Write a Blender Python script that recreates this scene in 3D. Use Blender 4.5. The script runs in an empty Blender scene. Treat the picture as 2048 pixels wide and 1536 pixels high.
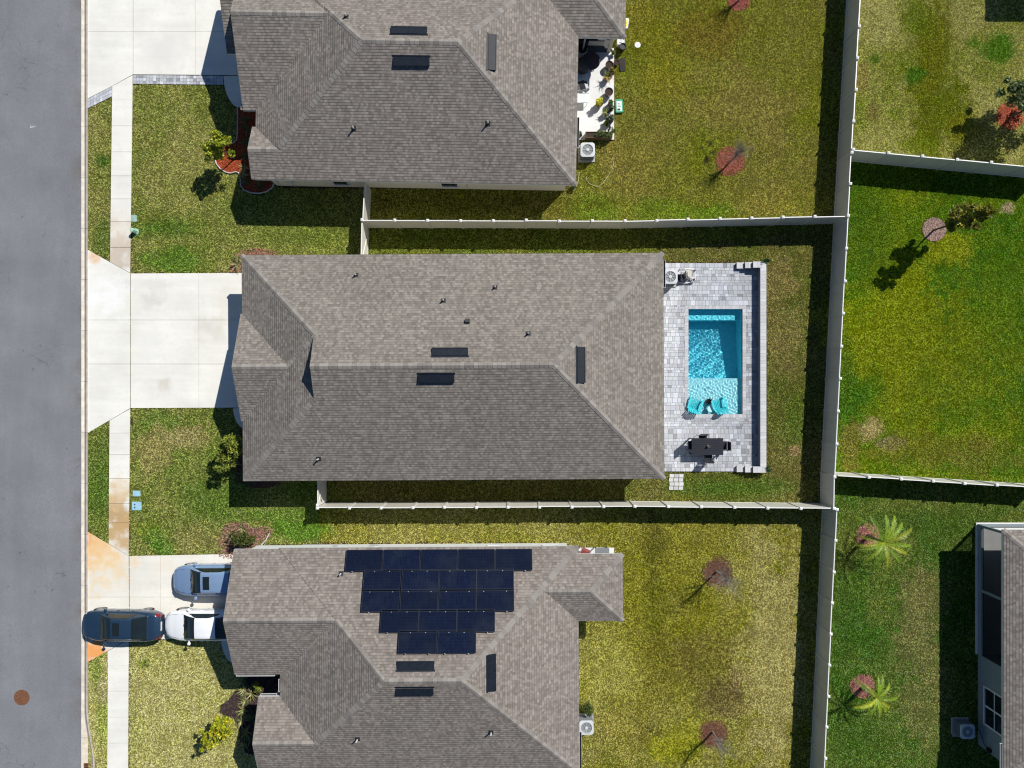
import bpy, math, random
import numpy as np
from mathutils import Vector, Matrix

R = random.Random(11)
sc = bpy.context.scene
COL = sc.collection
# ------------------------------------------------------------------ survey
CAM_H, FPX, NX, NY = 42.5, 1420.0, 1028.0, 776.0      # camera height, focal length and nadir of the aerial survey

def P(px, py, z=0.0):
    """survey point (aerial photo coordinates, known height) -> metres on site"""
    k = (CAM_H - z) / FPX
    return Vector(((px - NX) * k, (NY - py) * k, z))

def XY(px, py, z=0.0):
    v = P(px, py, z)
    return (v.x, v.y)

def lin(c):
    c = c / 255.0
    return c / 12.92 if c <= 0.04045 else ((c + 0.055) / 1.055) ** 2.4

# ------------------------------------------------------------------ tagging
def tag(o, label=None, cat=None, group=None, kind=None):
    if label: o['label'] = label
    if cat: o['category'] = cat
    if group: o['group'] = group
    if kind: o['kind'] = kind
    return o

def empty(name, loc=(0, 0, 0), rz=0.0, label=None, cat=None, group=None):
    o = bpy.data.objects.new(name, None)
    o.empty_display_size = 0.2
    o.location = loc
    o.rotation_euler = (0, 0, rz)
    COL.objects.link(o)
    return tag(o, label, cat, group)

def copy_tree(o, parent=None):
    c = o.copy()
    COL.objects.link(c)
    c.parent = parent
    for ch in list(o.children):
        copy_tree(ch, c)
    return c

# ------------------------------------------------------------------ mesh builder
class MB:
    def __init__(s):
        s.v = []; s.f = []; s.m = []; s.c = []; s.uv = []; s.T = Matrix.Identity(4)

    def face(s, pts, m=0, c=(1, 1, 1), uv=None):
        b = len(s.v)
        for p in pts:
            s.v.append(tuple(s.T @ Vector(p)))
        s.f.append(tuple(range(b, b + len(pts))))
        s.m.append(m); s.c.append(c); s.uv.append(uv)

    def grid(s, rows, m=0, c=(1, 1, 1), close_u=False, close_v=False, flip=False):
        nr, nc = len(rows), len(rows[0])
        b = len(s.v)
        for r in rows:
            for p in r:
                s.v.append(tuple(s.T @ Vector(p)))
        for i in range(nr if close_v else nr - 1):
            for j in range(nc if close_u else nc - 1):
                a0 = b + i * nc + j; a1 = b + i * nc + (j + 1) % nc
                b0 = b + ((i + 1) % nr) * nc + j; b1 = b + ((i + 1) % nr) * nc + (j + 1) % nc
                s.f.append((a0, b0, b1, a1) if flip else (a0, a1, b1, b0)); s.m.append(m); s.c.append(c); s.uv.append(None)

    def box(s, x0, x1, y0, y1, z0, z1, m=0, c=(1, 1, 1), bottom=True):
        p = [(x0, y0, z0), (x1, y0, z0), (x1, y1, z0), (x0, y1, z0), (x0, y0, z1), (x1, y0, z1), (x1, y1, z1), (x0, y1, z1)]
        b = len(s.v)
        s.v += [tuple(s.T @ Vector(q)) for q in p]
        fs = [(4, 5, 6, 7), (0, 1, 5, 4), (1, 2, 6, 5), (2, 3, 7, 6), (3, 0, 4, 7)]
        if bottom: fs.append((3, 2, 1, 0))
        for f in fs:
            s.f.append(tuple(b + i for i in f)); s.m.append(m); s.c.append(c); s.uv.append(None)

    def rbox(s, x0, x1, y0, y1, z0, z1, r, m=0, c=(1, 1, 1), n=4):
        pts = []
        for cx, cy, a0 in ((x1 - r, y1 - r, 0), (x0 + r, y1 - r, 90), (x0 + r, y0 + r, 180), (x1 - r, y0 + r, 270)):
            for k in range(n + 1):
                a = math.radians(a0 + 90 * k / n)
                pts.append((cx + r * math.cos(a), cy + r * math.sin(a)))
        s.prism(pts, z0, z1, m, c)

    def prism(s, pts, z0, z1, m=0, c=(1, 1, 1), bottom=False):
        n = len(pts)
        s.face([(p[0], p[1], z1) for p in pts], m, c)
        for i in range(n):
            a, b = pts[i], pts[(i + 1) % n]
            s.face([(a[0], a[1], z0), (b[0], b[1], z0), (b[0], b[1], z1), (a[0], a[1], z1)], m, c)
        if bottom:
            s.face([(p[0], p[1], z0) for p in reversed(pts)], m, c)

    def tube(s, pts, r0, r1=None, n=6, m=0, c=(1, 1, 1), cap=True):
        r1 = r0 if r1 is None else r1
        pts = [Vector(p) for p in pts]
        rows = []
        for i, p in enumerate(pts):
            d = (pts[min(i + 1, len(pts) - 1)] - pts[max(i - 1, 0)])
            if d.length < 1e-9: d = Vector((0, 0, 1))
            d.normalize()
            a = d.orthogonal().normalized() if i == 0 else (a - d * a.dot(d)).normalized()
            b = d.cross(a)
            r = r0 + (r1 - r0) * i / max(1, len(pts) - 1)
            rows.append([p + (a * math.cos(t) + b * math.sin(t)) * r for t in [2 * math.pi * k / n for k in range(n)]])
        s.grid(rows, m, c, close_u=True)
        if cap:
            s.face(list(reversed(rows[0])), m, c); s.face(rows[-1], m, c)

    def lathe(s, prof, cx=0, cy=0, n=20, m=0, c=(1, 1, 1), cap_top=False, cap_bot=False):
        rows = [[(cx + r * math.cos(2 * math.pi * k / n), cy + r * math.sin(2 * math.pi * k / n), z) for k in range(n)] for r, z in prof]
        s.grid(rows, m, c, close_u=True)
        if cap_top: s.face(rows[-1], m, c)
        if cap_bot: s.face(list(reversed(rows[0])), m, c)

    def cyl_y(s, x, y0, y1, z, r, n=20, m=0, c=(1, 1, 1)):
        a = [(x + r * math.cos(2 * math.pi * k / n), y0, z + r * math.sin(2 * math.pi * k / n)) for k in range(n)]
        b = [(p[0], y1, p[2]) for p in a]
        s.grid([a, b], m, c, close_u=True)
        s.face(a, m, c); s.face(list(reversed(b)), m, c)

    def build(s, name, mats, parent=None, smooth=False, off=None):
        me = bpy.data.meshes.new(name)
        v = s.v
        if off is not None:
            v = [(p[0] - off[0], p[1] - off[1], p[2] - off[2]) for p in v]
        me.from_pydata(v, [], s.f)
        for mt in (mats if isinstance(mats, (list, tuple)) else [mats]):
            me.materials.append(mt)
        me.polygons.foreach_set('material_index', s.m)
        if smooth:
            me.polygons.foreach_set('use_smooth', [True] * len(s.f))
        ca = me.color_attributes.new('Col', 'FLOAT_COLOR', 'CORNER')
        arr = []
        for f, c in zip(s.f, s.c):
            arr += [c[0], c[1], c[2], 1.0] * len(f)
        ca.data.foreach_set('color', arr)
        if any(u is not None for u in s.uv):
            ul = me.uv_layers.new(name='UVMap')
            ua = []
            for f, u in zip(s.f, s.uv):
                if u is None: ua += [0.0, 0.0] * len(f)
                else:
                    for q in u: ua += [q[0], q[1]]
            ul.data.foreach_set('uv', ua)
        me.update()
        o = bpy.data.objects.new(name, me)
        COL.objects.link(o)
        if parent is not None: o.parent = parent
        return o

# ------------------------------------------------------------------ materials
class NT:
    def __init__(s, name):
        s.mat = bpy.data.materials.new(name); s.mat.use_nodes = True
        s.t = s.mat.node_tree; s.b = s.t.nodes['Principled BSDF']
    def n(s, typ, **kw):
        nd = s.t.nodes.new(typ)
        for k, v in kw.items():
            if k in nd.inputs: nd.inputs[k].default_value = v
            else: setattr(nd, k, v)
        return nd
    def l(s, a, b): s.t.links.new(a, b)
    def math(s, op, a, b=None, clamp=False):
        nd = s.t.nodes.new('ShaderNodeMath'); nd.operation = op; nd.use_clamp = clamp
        for i, x in enumerate((a, b)):
            if x is None: continue
            if isinstance(x, (int, float)): nd.inputs[i].default_value = x
            else: s.l(x, nd.inputs[i])
        return nd.outputs[0]
    def mix(s, f, a, b, mode='MIX'):
        nd = s.t.nodes.new('ShaderNodeMix'); nd.data_type = 'RGBA'; nd.blend_type = mode
        for i, x in ((0, f), (6, a), (7, b)):
            if isinstance(x, (int, float)): nd.inputs[i].default_value = x
            elif isinstance(x, (tuple, list)): nd.inputs[i].default_value = (*x[:3], 1)
            else: s.l(x, nd.inputs[i])
        return nd.outputs[2]
    def noise(s, scale, detail=3, vec=None, rough=0.55):
        nd = s.n('ShaderNodeTexNoise'); nd.inputs['Scale'].default_value = scale; nd.inputs['Detail'].default_value = detail
        nd.inputs['Roughness'].default_value = rough
        if vec is not None: s.l(vec, nd.inputs['Vector'])
        return nd.outputs['Fac']
    def ramp(s, f, stops):
        nd = s.n('ShaderNodeValToRGB'); e = nd.color_ramp.elements
        while len(e) < len(stops): e.new(0.5)
        for el, (p, c) in zip(e, stops):
            el.position = p; el.color = (*c, 1) if not isinstance(c, (int, float)) else (c, c, c, 1)
        s.l(f, nd.inputs[0]); return nd.outputs[0]
    def maprange(s, x, a, b, c, d):
        nd = s.n('ShaderNodeMapRange'); s.l(x, nd.inputs[0])
        for i, q in enumerate((a, b, c, d)): nd.inputs[i + 1].default_value = q
        return nd.outputs[0]
    def pos(s): return s.n('ShaderNodeNewGeometry').outputs['Position']
    def bump(s, h, strength=0.3, dist=0.02):
        nd = s.n('ShaderNodeBump'); nd.inputs['Strength'].default_value = strength; nd.inputs['Distance'].default_value = dist
        s.l(h, nd.inputs['Height']); s.l(nd.outputs[0], s.b.inputs['Normal'])
    def set(s, **kw):
        for k, v in kw.items(): s.b.inputs[k.replace('_', ' ')].default_value = v
        return s

def simple(name, col, rough=0.6, var=0.12, scale=6.0, metallic=0.0, coat=0.0, bump=0.0, bscale=60.0, spec=0.5, attr=False):
    t = NT(name); vec = t.n('ShaderNodeTexCoord').outputs['Object']
    f = t.noise(scale, 4, vec)
    g = t.maprange(f, 0.3, 0.7, 1 - var, 1 + var)
    base = t.n('ShaderNodeVertexColor', layer_name='Col').outputs[0] if attr else None
    if attr: base = t.mix(1.0, base, (*col, 1), 'MULTIPLY')
    c = t.mix(1.0, base if attr else (*col, 1), g, 'MULTIPLY')
    t.l(c, t.b.inputs['Base Color'])
    t.set(Roughness=rough, Metallic=metallic, Coat_Weight=coat, Specular_IOR_Level=spec)
    if bump: t.bump(t.noise(bscale, 3, vec), bump, 0.02)
    return t.mat

def glass(name, col, rough=0.04):
    t = NT(name); vec = t.n('ShaderNodeTexCoord').outputs['Object']
    c = t.mix(t.noise(1.3, 2, vec), col, tuple(x * 2.2 + 0.004 for x in col))
    t.l(c, t.b.inputs['Base Color']); t.set(Roughness=rough, Specular_IOR_Level=0.85)
    return t.mat

def leafmat(name, gain=1.0):
    t = NT(name)
    c = t.n('ShaderNodeVertexColor', layer_name='Col').outputs[0]
    d = t.n('ShaderNodeBsdfDiffuse'); tr = t.n('ShaderNodeBsdfTranslucent'); gl = t.n('ShaderNodeBsdfGlossy', Roughness=0.45)
    t.l(c, d.inputs[0]); t.l(t.mix(1.0, c, (1.0, 1.0, 0.75), 'MULTIPLY'), tr.inputs[0])
    m1 = t.n('ShaderNodeMixShader'); m1.inputs[0].default_value = 0.25; t.l(d.outputs[0], m1.inputs[1]); t.l(tr.outputs[0], m1.inputs[2])
    m2 = t.n('ShaderNodeMixShader'); m2.inputs[0].default_value = 0.04; t.l(m1.outputs[0], m2.inputs[1]); t.l(gl.outputs[0], m2.inputs[2])
    out = [n for n in t.t.nodes if n.type == 'OUTPUT_MATERIAL'][0]
    t.l(m2.outputs[0], out.inputs[0])
    return t.mat

def asphalt_mat():
    t = NT('asphalt'); p = t.pos()
    mp = t.n('ShaderNodeMapping'); mp.inputs['Scale'].default_value = (1.0, 0.12, 1.0); t.l(p, mp.inputs[0])
    big = t.noise(0.35, 4, p); streak = t.noise(1.6, 4, mp.outputs[0]); fine = t.noise(38, 2, p); mid = t.noise(9, 3, p)
    c = t.ramp(big, [(0.3, (0.180, 0.189, 0.202)), (0.7, (0.226, 0.234, 0.246))])
    c = t.mix(1.0, c, t.maprange(streak, 0.3, 0.7, 0.955, 1.035), 'MULTIPLY')
    c = t.mix(1.0, c, t.maprange(mid, 0.3, 0.7, 0.93, 1.06), 'MULTIPLY')
    c = t.mix(1.0, c, t.maprange(fine, 0.25, 0.75, 0.62, 1.38), 'MULTIPLY')
    vo = t.n('ShaderNodeTexVoronoi', Scale=0.9); t.l(p, vo.inputs['Vector'])
    spot = t.math('LESS_THAN', t.math('ADD', vo.outputs['Distance'], t.maprange(t.noise(14, 3, p), 0.3, 0.7, -0.06, 0.06)), 0.052)
    c = t.mix(t.math('MULTIPLY', spot, 0.45), c, (0.05, 0.052, 0.055))
    wv = t.n('ShaderNodeVectorMath', operation='ADD'); t.l(p, wv.inputs[0]); nz = t.n('ShaderNodeTexNoise', Scale=1.2); t.l(p, nz.inputs['Vector']); t.l(nz.outputs['Color'], wv.inputs[1])
    vc = t.n('ShaderNodeTexVoronoi', Scale=0.33); vc.feature = 'DISTANCE_TO_EDGE'; t.l(wv.outputs[0], vc.inputs['Vector'])
    crack = t.math('MULTIPLY', t.maprange(vc.outputs['Distance'], 0.0, 0.006, 0.5, 0.0), t.maprange(t.noise(0.22, 2, p), 0.5, 0.6, 0, 1))
    c = t.mix(crack, c, (0.06, 0.062, 0.066))
    # rusty damp edge next to the gutter
    sx = t.n('ShaderNodeSeparateXYZ'); t.l(p, sx.inputs[0])
    e = t.maprange(sx.outputs[0], -26.9, -25.85, 0.0, 1.0)
    e2 = t.maprange(t.noise(0.5, 3, p), 0.5, 0.68, 0.0, 0.8)
    c = t.mix(t.math('MULTIPLY', t.math('MULTIPLY', e, e), e2), c, (0.13, 0.10, 0.08))
    t.l(c, t.b.inputs['Base Color']); t.set(Roughness=0.9, Specular_IOR_Level=0.25)
    t.bump(fine, 0.35, 0.01)
    return t.mat

def concrete_mat(name, col, stains=(), tyre=0.0):
    """poured concrete; stains = [(x, y, radius, colour, strength)] rust and water marks"""
    t = NT(name); p = t.pos()
    big = t.noise(0.5, 5, p); mid = t.noise(3.2, 4, p); fine = t.noise(45, 2, p)
    c = t.mix(1.0, (*col, 1), t.maprange(big, 0.3, 0.7, 0.90, 1.05), 'MULTIPLY')
    c = t.mix(t.maprange(mid, 0.52, 0.75, 0.0, 0.35), c, tuple(x * 0.82 for x in col))
    mp = t.n('ShaderNodeMapping'); mp.inputs['Scale'].default_value = (0.25, 2.6, 1.0); t.l(p, mp.inputs[0])
    c = t.mix(1.0, c, t.maprange(t.noise(1.0, 3, mp.outputs[0]), 0.3, 0.7, 0.955, 1.03), 'MULTIPLY')
    c = t.mix(1.0, c, t.maprange(fine, 0.25, 0.75, 0.94, 1.05), 'MULTIPLY')
    for (x, y, r, sc_, st) in stains:
        d = t.n('ShaderNodeVectorMath', operation='DISTANCE'); t.l(p, d.inputs[0]); d.inputs[1].default_value = (x, y, 0.03)
        w = t.math('ADD', d.outputs['Value'], t.maprange(t.noise(1.4, 4, p), 0.3, 0.7, -0.55 * r, 0.55 * r))
        f = t.maprange(w, 0.25 * r, r, st, 0.0)
        c = t.mix(f, c, sc_)
    t.l(c, t.b.inputs['Base Color']); t.set(Roughness=0.85, Specular_IOR_Level=0.2)
    t.bump(fine, 0.12, 0.01)
    return t.mat

def shingle_mat(name, tint=(1, 1, 1), seed=0.0):
    t = NT(name); uv = t.n('ShaderNodeUVMap', uv_map='UVMap').outputs[0]
    ad = t.n('ShaderNodeVectorMath', operation='ADD'); t.l(uv, ad.inputs[0]); ad.inputs[1].default_value = (seed, 0, 0)
    def brick(w, off, freq, dx):
        a = t.n('ShaderNodeVectorMath', operation='ADD'); t.l(ad.outputs[0], a.inputs[0]); a.inputs[1].default_value = (dx, 0, 0)
        b = t.n('ShaderNodeTexBrick', offset=off, offset_frequency=freq)
        b.inputs['Scale'].default_value = 1.0; b.inputs['Brick Width'].default_value = w; b.inputs['Row Height'].default_value = 0.145
        b.inputs['Mortar Size'].default_value = 0.0; b.inputs['Color1'].default_value = (0, 0, 0, 1); b.inputs['Color2'].default_value = (1, 1, 1, 1)
        t.l(a.outputs[0], b.inputs['Vector']); return b.outputs['Color']
    k = t.mix(0.35, brick(0.135, 0.37, 2, 0), brick(0.205, 0.61, 3, 5.3))
    c = t.ramp(k, [(0.08, (0.176, 0.157, 0.140)), (0.5, (0.232, 0.210, 0.188)), (0.95, (0.318, 0.292, 0.263))])
    p = t.pos()
    c = t.mix(1.0, c, t.maprange(t.noise(0.25, 3, p), 0.3, 0.7, 0.95, 1.05), 'MULTIPLY')
    c = t.mix(t.maprange(t.noise(0.6, 3, p), 0.55, 0.8, 0, 0.22), c, (0.17, 0.145, 0.132))
    c = t.mix(1.0, c, t.maprange(t.noise(60, 2, p), 0.25, 0.75, 0.78, 1.2), 'MULTIPLY')
    mp = t.n('ShaderNodeMapping'); mp.inputs['Scale'].default_value = (1.6, 0.16, 1.0); t.l(uv, mp.inputs[0])
    c = t.mix(1.0, c, t.maprange(t.noise(1.0, 4, mp.outputs[0]), 0.3, 0.7, 0.95, 1.04), 'MULTIPLY')
    c = t.mix(1.0, c, (*tint, 1), 'MULTIPLY')
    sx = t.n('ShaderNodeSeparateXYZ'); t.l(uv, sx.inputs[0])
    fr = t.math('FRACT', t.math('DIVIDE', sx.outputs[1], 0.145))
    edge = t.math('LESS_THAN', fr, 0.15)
    c = t.mix(t.math('MULTIPLY', edge, 0.46), c, (0.04, 0.035, 0.033))  # dark course line: butt gap plus the course's shadow painted in
    t.l(c, t.b.inputs['Base Color']); t.set(Roughness=0.92, Specular_IOR_Level=0.18)
    h = t.math('MINIMUM', t.math('DIVIDE', fr, 0.15), t.math('DIVIDE', t.math('SUBTRACT', 1.0, fr), 0.85))
    t.bump(t.math('ADD', h, t.math('MULTIPLY', t.noise(70, 2, p), 0.15)), 0.9, 0.009)
    return t.mat

def attr_mat(name, rough=0.85, spec=0.2, var=0.1, scale=25, bump=0.2):
    t = NT(name); p = t.pos()
    c = t.n('ShaderNodeVertexColor', layer_name='Col').outputs[0]
    f = t.noise(scale, 3, p)
    c = t.mix(1.0, c, t.maprange(f, 0.3, 0.7, 1 - var, 1 + var), 'MULTIPLY')
    t.l(c, t.b.inputs['Base Color']); t.set(Roughness=rough, Specular_IOR_Level=spec)
    if bump: t.bump(f, bump, 0.02)
    return t.mat

def soil_grass_mat():
    t = NT('lawn_ground'); p = t.pos()
    c = t.n('ShaderNodeVertexColor', layer_name='Col').outputs[0]
    a = t.noise(11, 3, p); b = t.noise(34, 2, p)
    c = t.mix(1.0, c, t.maprange(a, 0.3, 0.7, 0.55, 1.25), 'MULTIPLY')
    c = t.mix(1.0, c, t.maprange(b, 0.3, 0.7, 0.5, 1.3), 'MULTIPLY')
    t.l(c, t.b.inputs['Base Color']); t.set(Roughness=1.0, Specular_IOR_Level=0.0)
    t.bump(t.math('ADD', a, b), 0.8, 0.05)
    return t.mat

def paint(name, col, metallic=0.0, rough=0.32):
    t = NT(name); p = t.n('ShaderNodeTexCoord').outputs['Object']
    c = t.mix(t.noise(900, 1, p), col, tuple(min(1, x * 1.25) for x in col))
    c = t.mix(t.maprange(t.noise(2.0, 4, p), 0.45, 0.8, 0, 0.18), c, tuple(0.7 * x + 0.06 for x in col))
    t.l(c, t.b.inputs['Base Color']); t.set(Metallic=metallic, Roughness=rough, Coat_Weight=1.0, Coat_Roughness=0.03)
    return t.mat

def fence_mat():
    t = NT('vinyl'); p = t.pos()
    c = t.mix(t.noise(1.2, 4, p), (0.62, 0.60, 0.53), (0.74, 0.72, 0.65))
    sx = t.n('ShaderNodeSeparateXYZ'); t.l(p, sx.inputs[0])
    dirt = t.maprange(t.math('ADD', sx.outputs[2], t.maprange(t.noise(5, 3, p), 0.3, 0.7, -0.1, 0.1)), 0.0, 0.35, 0.45, 0.0)
    c = t.mix(dirt, c, (0.30, 0.28, 0.20))
    c = t.mix(1.0, c, t.maprange(t.n('ShaderNodeObjectInfo').outputs['Random'], 0, 1, .88, 1.06), 'MULTIPLY')
    mp = t.n('ShaderNodeMapping'); mp.inputs['Scale'].default_value = (6, 6, .5); t.l(p, mp.inputs[0])
    c = t.mix(t.maprange(t.noise(1.0, 4, mp.outputs[0]), .5, .75, 0, .35), c, (0.42, 0.43, 0.34))
    t.l(c, t.b.inputs['Base Color']); t.set(Roughness=0.45, Specular_IOR_Level=0.4)
    return t.mat

def screen_mat():
    t = NT('insect_screen')
    tr = t.n('ShaderNodeBsdfTransparent'); d = t.n('ShaderNodeBsdfDiffuse')
    c = t.mix(t.noise(200, 2, t.pos()), (0.010, 0.011, 0.013), (0.025, 0.026, 0.03)); t.l(c, d.inputs[0])
    m = t.n('ShaderNodeMixShader'); m.inputs[0].default_value = 0.72
    t.l(tr.outputs[0], m.inputs[1]); t.l(d.outputs[0], m.inputs[2])
    t.l(m.outputs[0], [n for n in t.t.nodes if n.type == 'OUTPUT_MATERIAL'][0].inputs[0])
    return t.mat

def water_mat():
    t = NT('pool_water')
    c = t.mix(t.noise(3, 2, t.pos()), (0.86, 0.99, 1.0), (0.90, 0.99, 1.0)); t.l(c, t.b.inputs['Base Color'])
    t.set(Roughness=0.0, IOR=1.33, Transmission_Weight=1.0)
    return t.mat

def pv_mat():
    t = NT('photovoltaic_cells'); uv = t.n('ShaderNodeUVMap', uv_map='UVMap').outputs[0]
    b = t.n('ShaderNodeTexBrick', offset=0.0)
    for k, v in (('Scale', 1.0), ('Brick Width', 0.0835), ('Row Height', 0.166), ('Mortar Size', 0.0035)): b.inputs[k].default_value = v
    b.inputs['Color1'].default_value = (0.0045, 0.0075, 0.022, 1); b.inputs['Color2'].default_value = (0.007, 0.012, 0.034, 1); b.inputs['Mortar'].default_value = (0.018, 0.024, 0.045, 1)
    t.l(uv, b.inputs['Vector'])
    oi = t.n('ShaderNodeObjectInfo').outputs['Random']
    c = t.mix(oi, b.outputs['Color'], t.mix(0.5, b.outputs['Color'], (0.006, 0.008, 0.016)))
    c = t.mix(t.maprange(t.noise(0.8, 5, t.pos()), 0.48, 0.8, 0, 0.35), c, (0.035, 0.04, 0.05))
    t.l(c, t.b.inputs['Base Color']); t.set(Roughness=0.12, Specular_IOR_Level=0.35, Coat_Weight=0.15)
    return t.mat

M = {}
M['asphalt'] = asphalt_mat()
M['cream_wall'] = simple('stucco_cream', (0.80, 0.73, 0.58), 0.9, 0.06, 3, bump=0.3, bscale=120)
M['white_wall'] = simple('stucco_white', (0.72, 0.75, 0.76), 0.9, 0.05, 3, bump=0.3, bscale=120)
M['grey_wall'] = simple('stucco_grey', (0.24, 0.29, 0.31), 0.9, 0.05, 3, bump=0.3, bscale=120)
M['fascia'] = simple('fascia_white', (0.72, 0.72, 0.71), 0.5, 0.05, 4)
M['soffit'] = simple('soffit', (0.6, 0.6, 0.58), 0.7, 0.05, 4)
M['siding'] = simple('gable_siding', (0.45, 0.43, 0.40), 0.8, 0.06, 5)
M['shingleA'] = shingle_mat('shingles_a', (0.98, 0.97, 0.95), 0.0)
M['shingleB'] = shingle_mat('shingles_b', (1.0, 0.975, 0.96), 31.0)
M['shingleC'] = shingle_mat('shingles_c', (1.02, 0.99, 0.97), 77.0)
M['cap'] = attr_mat('ridge_shingles', 0.92, 0.18, 0.14, 40, 0.3)
M['black_metal'] = simple('vent_metal', (0.010, 0.015, 0.024), 0.5, 0.25, 5, 0.0, spec=0.25)
M['pipe'] = simple('white_pvc', (0.75, 0.75, 0.74), 0.45, 0.06, 9)
M['boot'] = simple('lead_boot', (0.03, 0.032, 0.036), 0.6, 0.2, 9)
M['glass'] = glass('window_glass', (0.008, 0.011, 0.014))
M['frame'] = simple('window_frame', (0.74, 0.76, 0.77), 0.4, 0.04, 5)
M['vinyl'] = fence_mat()
M['vinyl_cap'] = simple('vinyl_cap', (0.80, 0.79, 0.75), 0.4, 0.05, 8)
M['bark'] = simple('bark', (0.10, 0.075, 0.055), 0.9, 0.3, 14, bump=0.5, bscale=50)
M['twig'] = simple('grey_twigs', (0.27, 0.25, 0.215), 0.9, 0.25, 9)
M['leaf'] = leafmat('foliage')
M['mulch'] = attr_mat('mulch_chips', 0.95, 0.1, 0.25, 60, 0.5)
M['pv'] = pv_mat()
M['pvframe'] = simple('panel_frame', (0.05, 0.056, 0.068), 0.35, 0.1, 9, 0.6)
M['alu'] = simple('aluminium', (0.62, 0.63, 0.65), 0.35, 0.06, 9, 0.7)
M['acbody'] = simple('enamelled_steel', (0.56, 0.58, 0.60), 0.45, 0.05, 6)
M['acdark'] = simple('louvre_grey', (0.20, 0.215, 0.23), 0.55, 0.15, 10)
M['acfan'] = simple('fan_blade', (0.24, 0.27, 0.31), 0.4, 0.1, 8, 0.3)
M['dark'] = simple('dark_void', (0.022, 0.026, 0.034), 0.8, 0.2, 9)
M['rubber'] = simple('tyre_rubber', (0.018, 0.018, 0.019), 0.8, 0.15, 20)
M['rim'] = simple('alloy_rim', (0.36, 0.37, 0.39), 0.3, 0.08, 12, 0.8)
M['carglass'] = glass('car_glass', (0.007, 0.011, 0.012), 0.02)
M['chrome'] = simple('chrome', (0.7, 0.7, 0.72), 0.15, 0.05, 9, 1.0)
M['redlens'] = simple('tail_lens', (0.22, 0.008, 0.012), 0.15, 0.15, 9, coat=0.8)
M['lamp'] = simple('headlamp_lens', (0.55, 0.57, 0.6), 0.12, 0.15, 14, coat=0.8)
M['plate'] = simple('number_plate', (0.75, 0.76, 0.78), 0.4, 0.05, 20)
M['paint_white'] = paint('paint_white', (0.78, 0.79, 0.80), 0.0)
M['paint_blue'] = paint('paint_dark_blue', (0.020, 0.047, 0.088), 0.3)
M['paint_silver'] = paint('paint_silver_blue', (0.25, 0.37, 0.56), 0.35)
M['water'] = water_mat()
M['poolfin'] = simple('pool_plaster', (0.16, 0.83, 0.99), 0.7, 0.10, 5)
M['ledgefin'] = simple('ledge_plaster', (0.42, 0.80, 0.87), 0.7, 0.12, 7)
M['paver'] = attr_mat('concrete_pavers', 0.8, 0.25, 0.13, 22, 0.25)
M['joint'] = simple('joint_sand', (0.14, 0.135, 0.13), 0.95, 0.25, 30)
M['teal'] = simple('teal_polywood', (0.05, 0.60, 0.68), 0.45, 0.06, 14)
M['blackfur'] = simple('black_aluminium', (0.018, 0.021, 0.027), 0.4, 0.15, 9)
M['rust'] = simple('rusty_iron', (0.20, 0.088, 0.045), 0.85, 0.35, 9, 0.2, bump=0.4, bscale=40)
M['green_box'] = simple('green_polymer', (0.40, 0.62, 0.46), 0.5, 0.08, 9)
M['teal_lid'] = simple('aged_green_lid', (0.30, 0.46, 0.40), 0.6, 0.22, 12)
M['blue_lid'] = simple('pale_blue_lid', (0.33, 0.56, 0.70), 0.5, 0.12, 12)
M['patio'] = concrete_mat('patio_concrete', (0.76, 0.76, 0.75))
M['pad'] = simple('pad_concrete', (0.42, 0.41, 0.37), 0.9, 0.12, 8)
M['terracotta'] = simple('brown_glaze', (0.10, 0.045, 0.032), 0.25, 0.2, 9, coat=0.4)
M['soil'] = simple('potting_soil', (0.045, 0.032, 0.024), 0.95, 0.35, 40, bump=0.5)
M['wood'] = simple('weathered_wood', (0.20, 0.11, 0.06), 0.85, 0.25, 8)
M['purple'] = simple('mosaic_top', (0.055, 0.030, 0.048), 0.35, 0.5, 30)
M['sling'] = simple('grey_sling', (0.42, 0.44, 0.47), 0.8, 0.12, 20)
M['red_sling'] = simple('red_sling', (0.22, 0.05, 0.04), 0.7, 0.2, 20)
M['bag_white'] = simple('printed_white', (0.72, 0.75, 0.74), 0.5, 0.08, 20)
M['bag_green'] = simple('bag_green', (0.02, 0.36, 0.16), 0.5, 0.15, 12)
M['bag_yellow'] = simple('bag_yellow', (0.75, 0.62, 0.06), 0.5, 0.1, 12)
M['hose'] = simple('pale_hose', (0.55, 0.52, 0.30), 0.6, 0.1, 9)
M['edging'] = simple('pale_edging', (0.55, 0.53, 0.52), 0.7, 0.15, 9)
M['screen'] = screen_mat()
M['kerb'] = attr_mat('kerb_concrete', 0.85, 0.2, 0.16, 3.0, 0.15)
M['beige'] = simple('beige_tank', (0.55, 0.52, 0.45), 0.5, 0.08, 9)

# ------------------------------------------------------------------ world, sun, camera
w = bpy.data.worlds.new("World"); sc.world = w; w.use_nodes = True
bg = w.node_tree.nodes['Background']
sky = w.node_tree.nodes.new('ShaderNodeTexSky'); sky.sky_type = 'NISHITA'; sky.sun_disc = False
SUN_EL, SUN_AZ = math.radians(46.0), math.radians(44.5)
sky.sun_elevation = SUN_EL; sky.sun_rotation = SUN_AZ
tint = w.node_tree.nodes.new('ShaderNodeMix'); tint.data_type = 'RGBA'; tint.blend_type = 'MULTIPLY'; tint.inputs[0].default_value = 1.0
tint.inputs[7].default_value = (0.66, 1.0, 1.38, 1)
w.node_tree.links.new(sky.outputs[0], tint.inputs[6]); w.node_tree.links.new(tint.outputs[2], bg.inputs[0]); bg.inputs[1].default_value = 0.042
S = Vector((math.sin(SUN_AZ) * math.cos(SUN_EL), math.cos(SUN_AZ) * math.cos(SUN_EL), math.sin(SUN_EL)))
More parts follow.
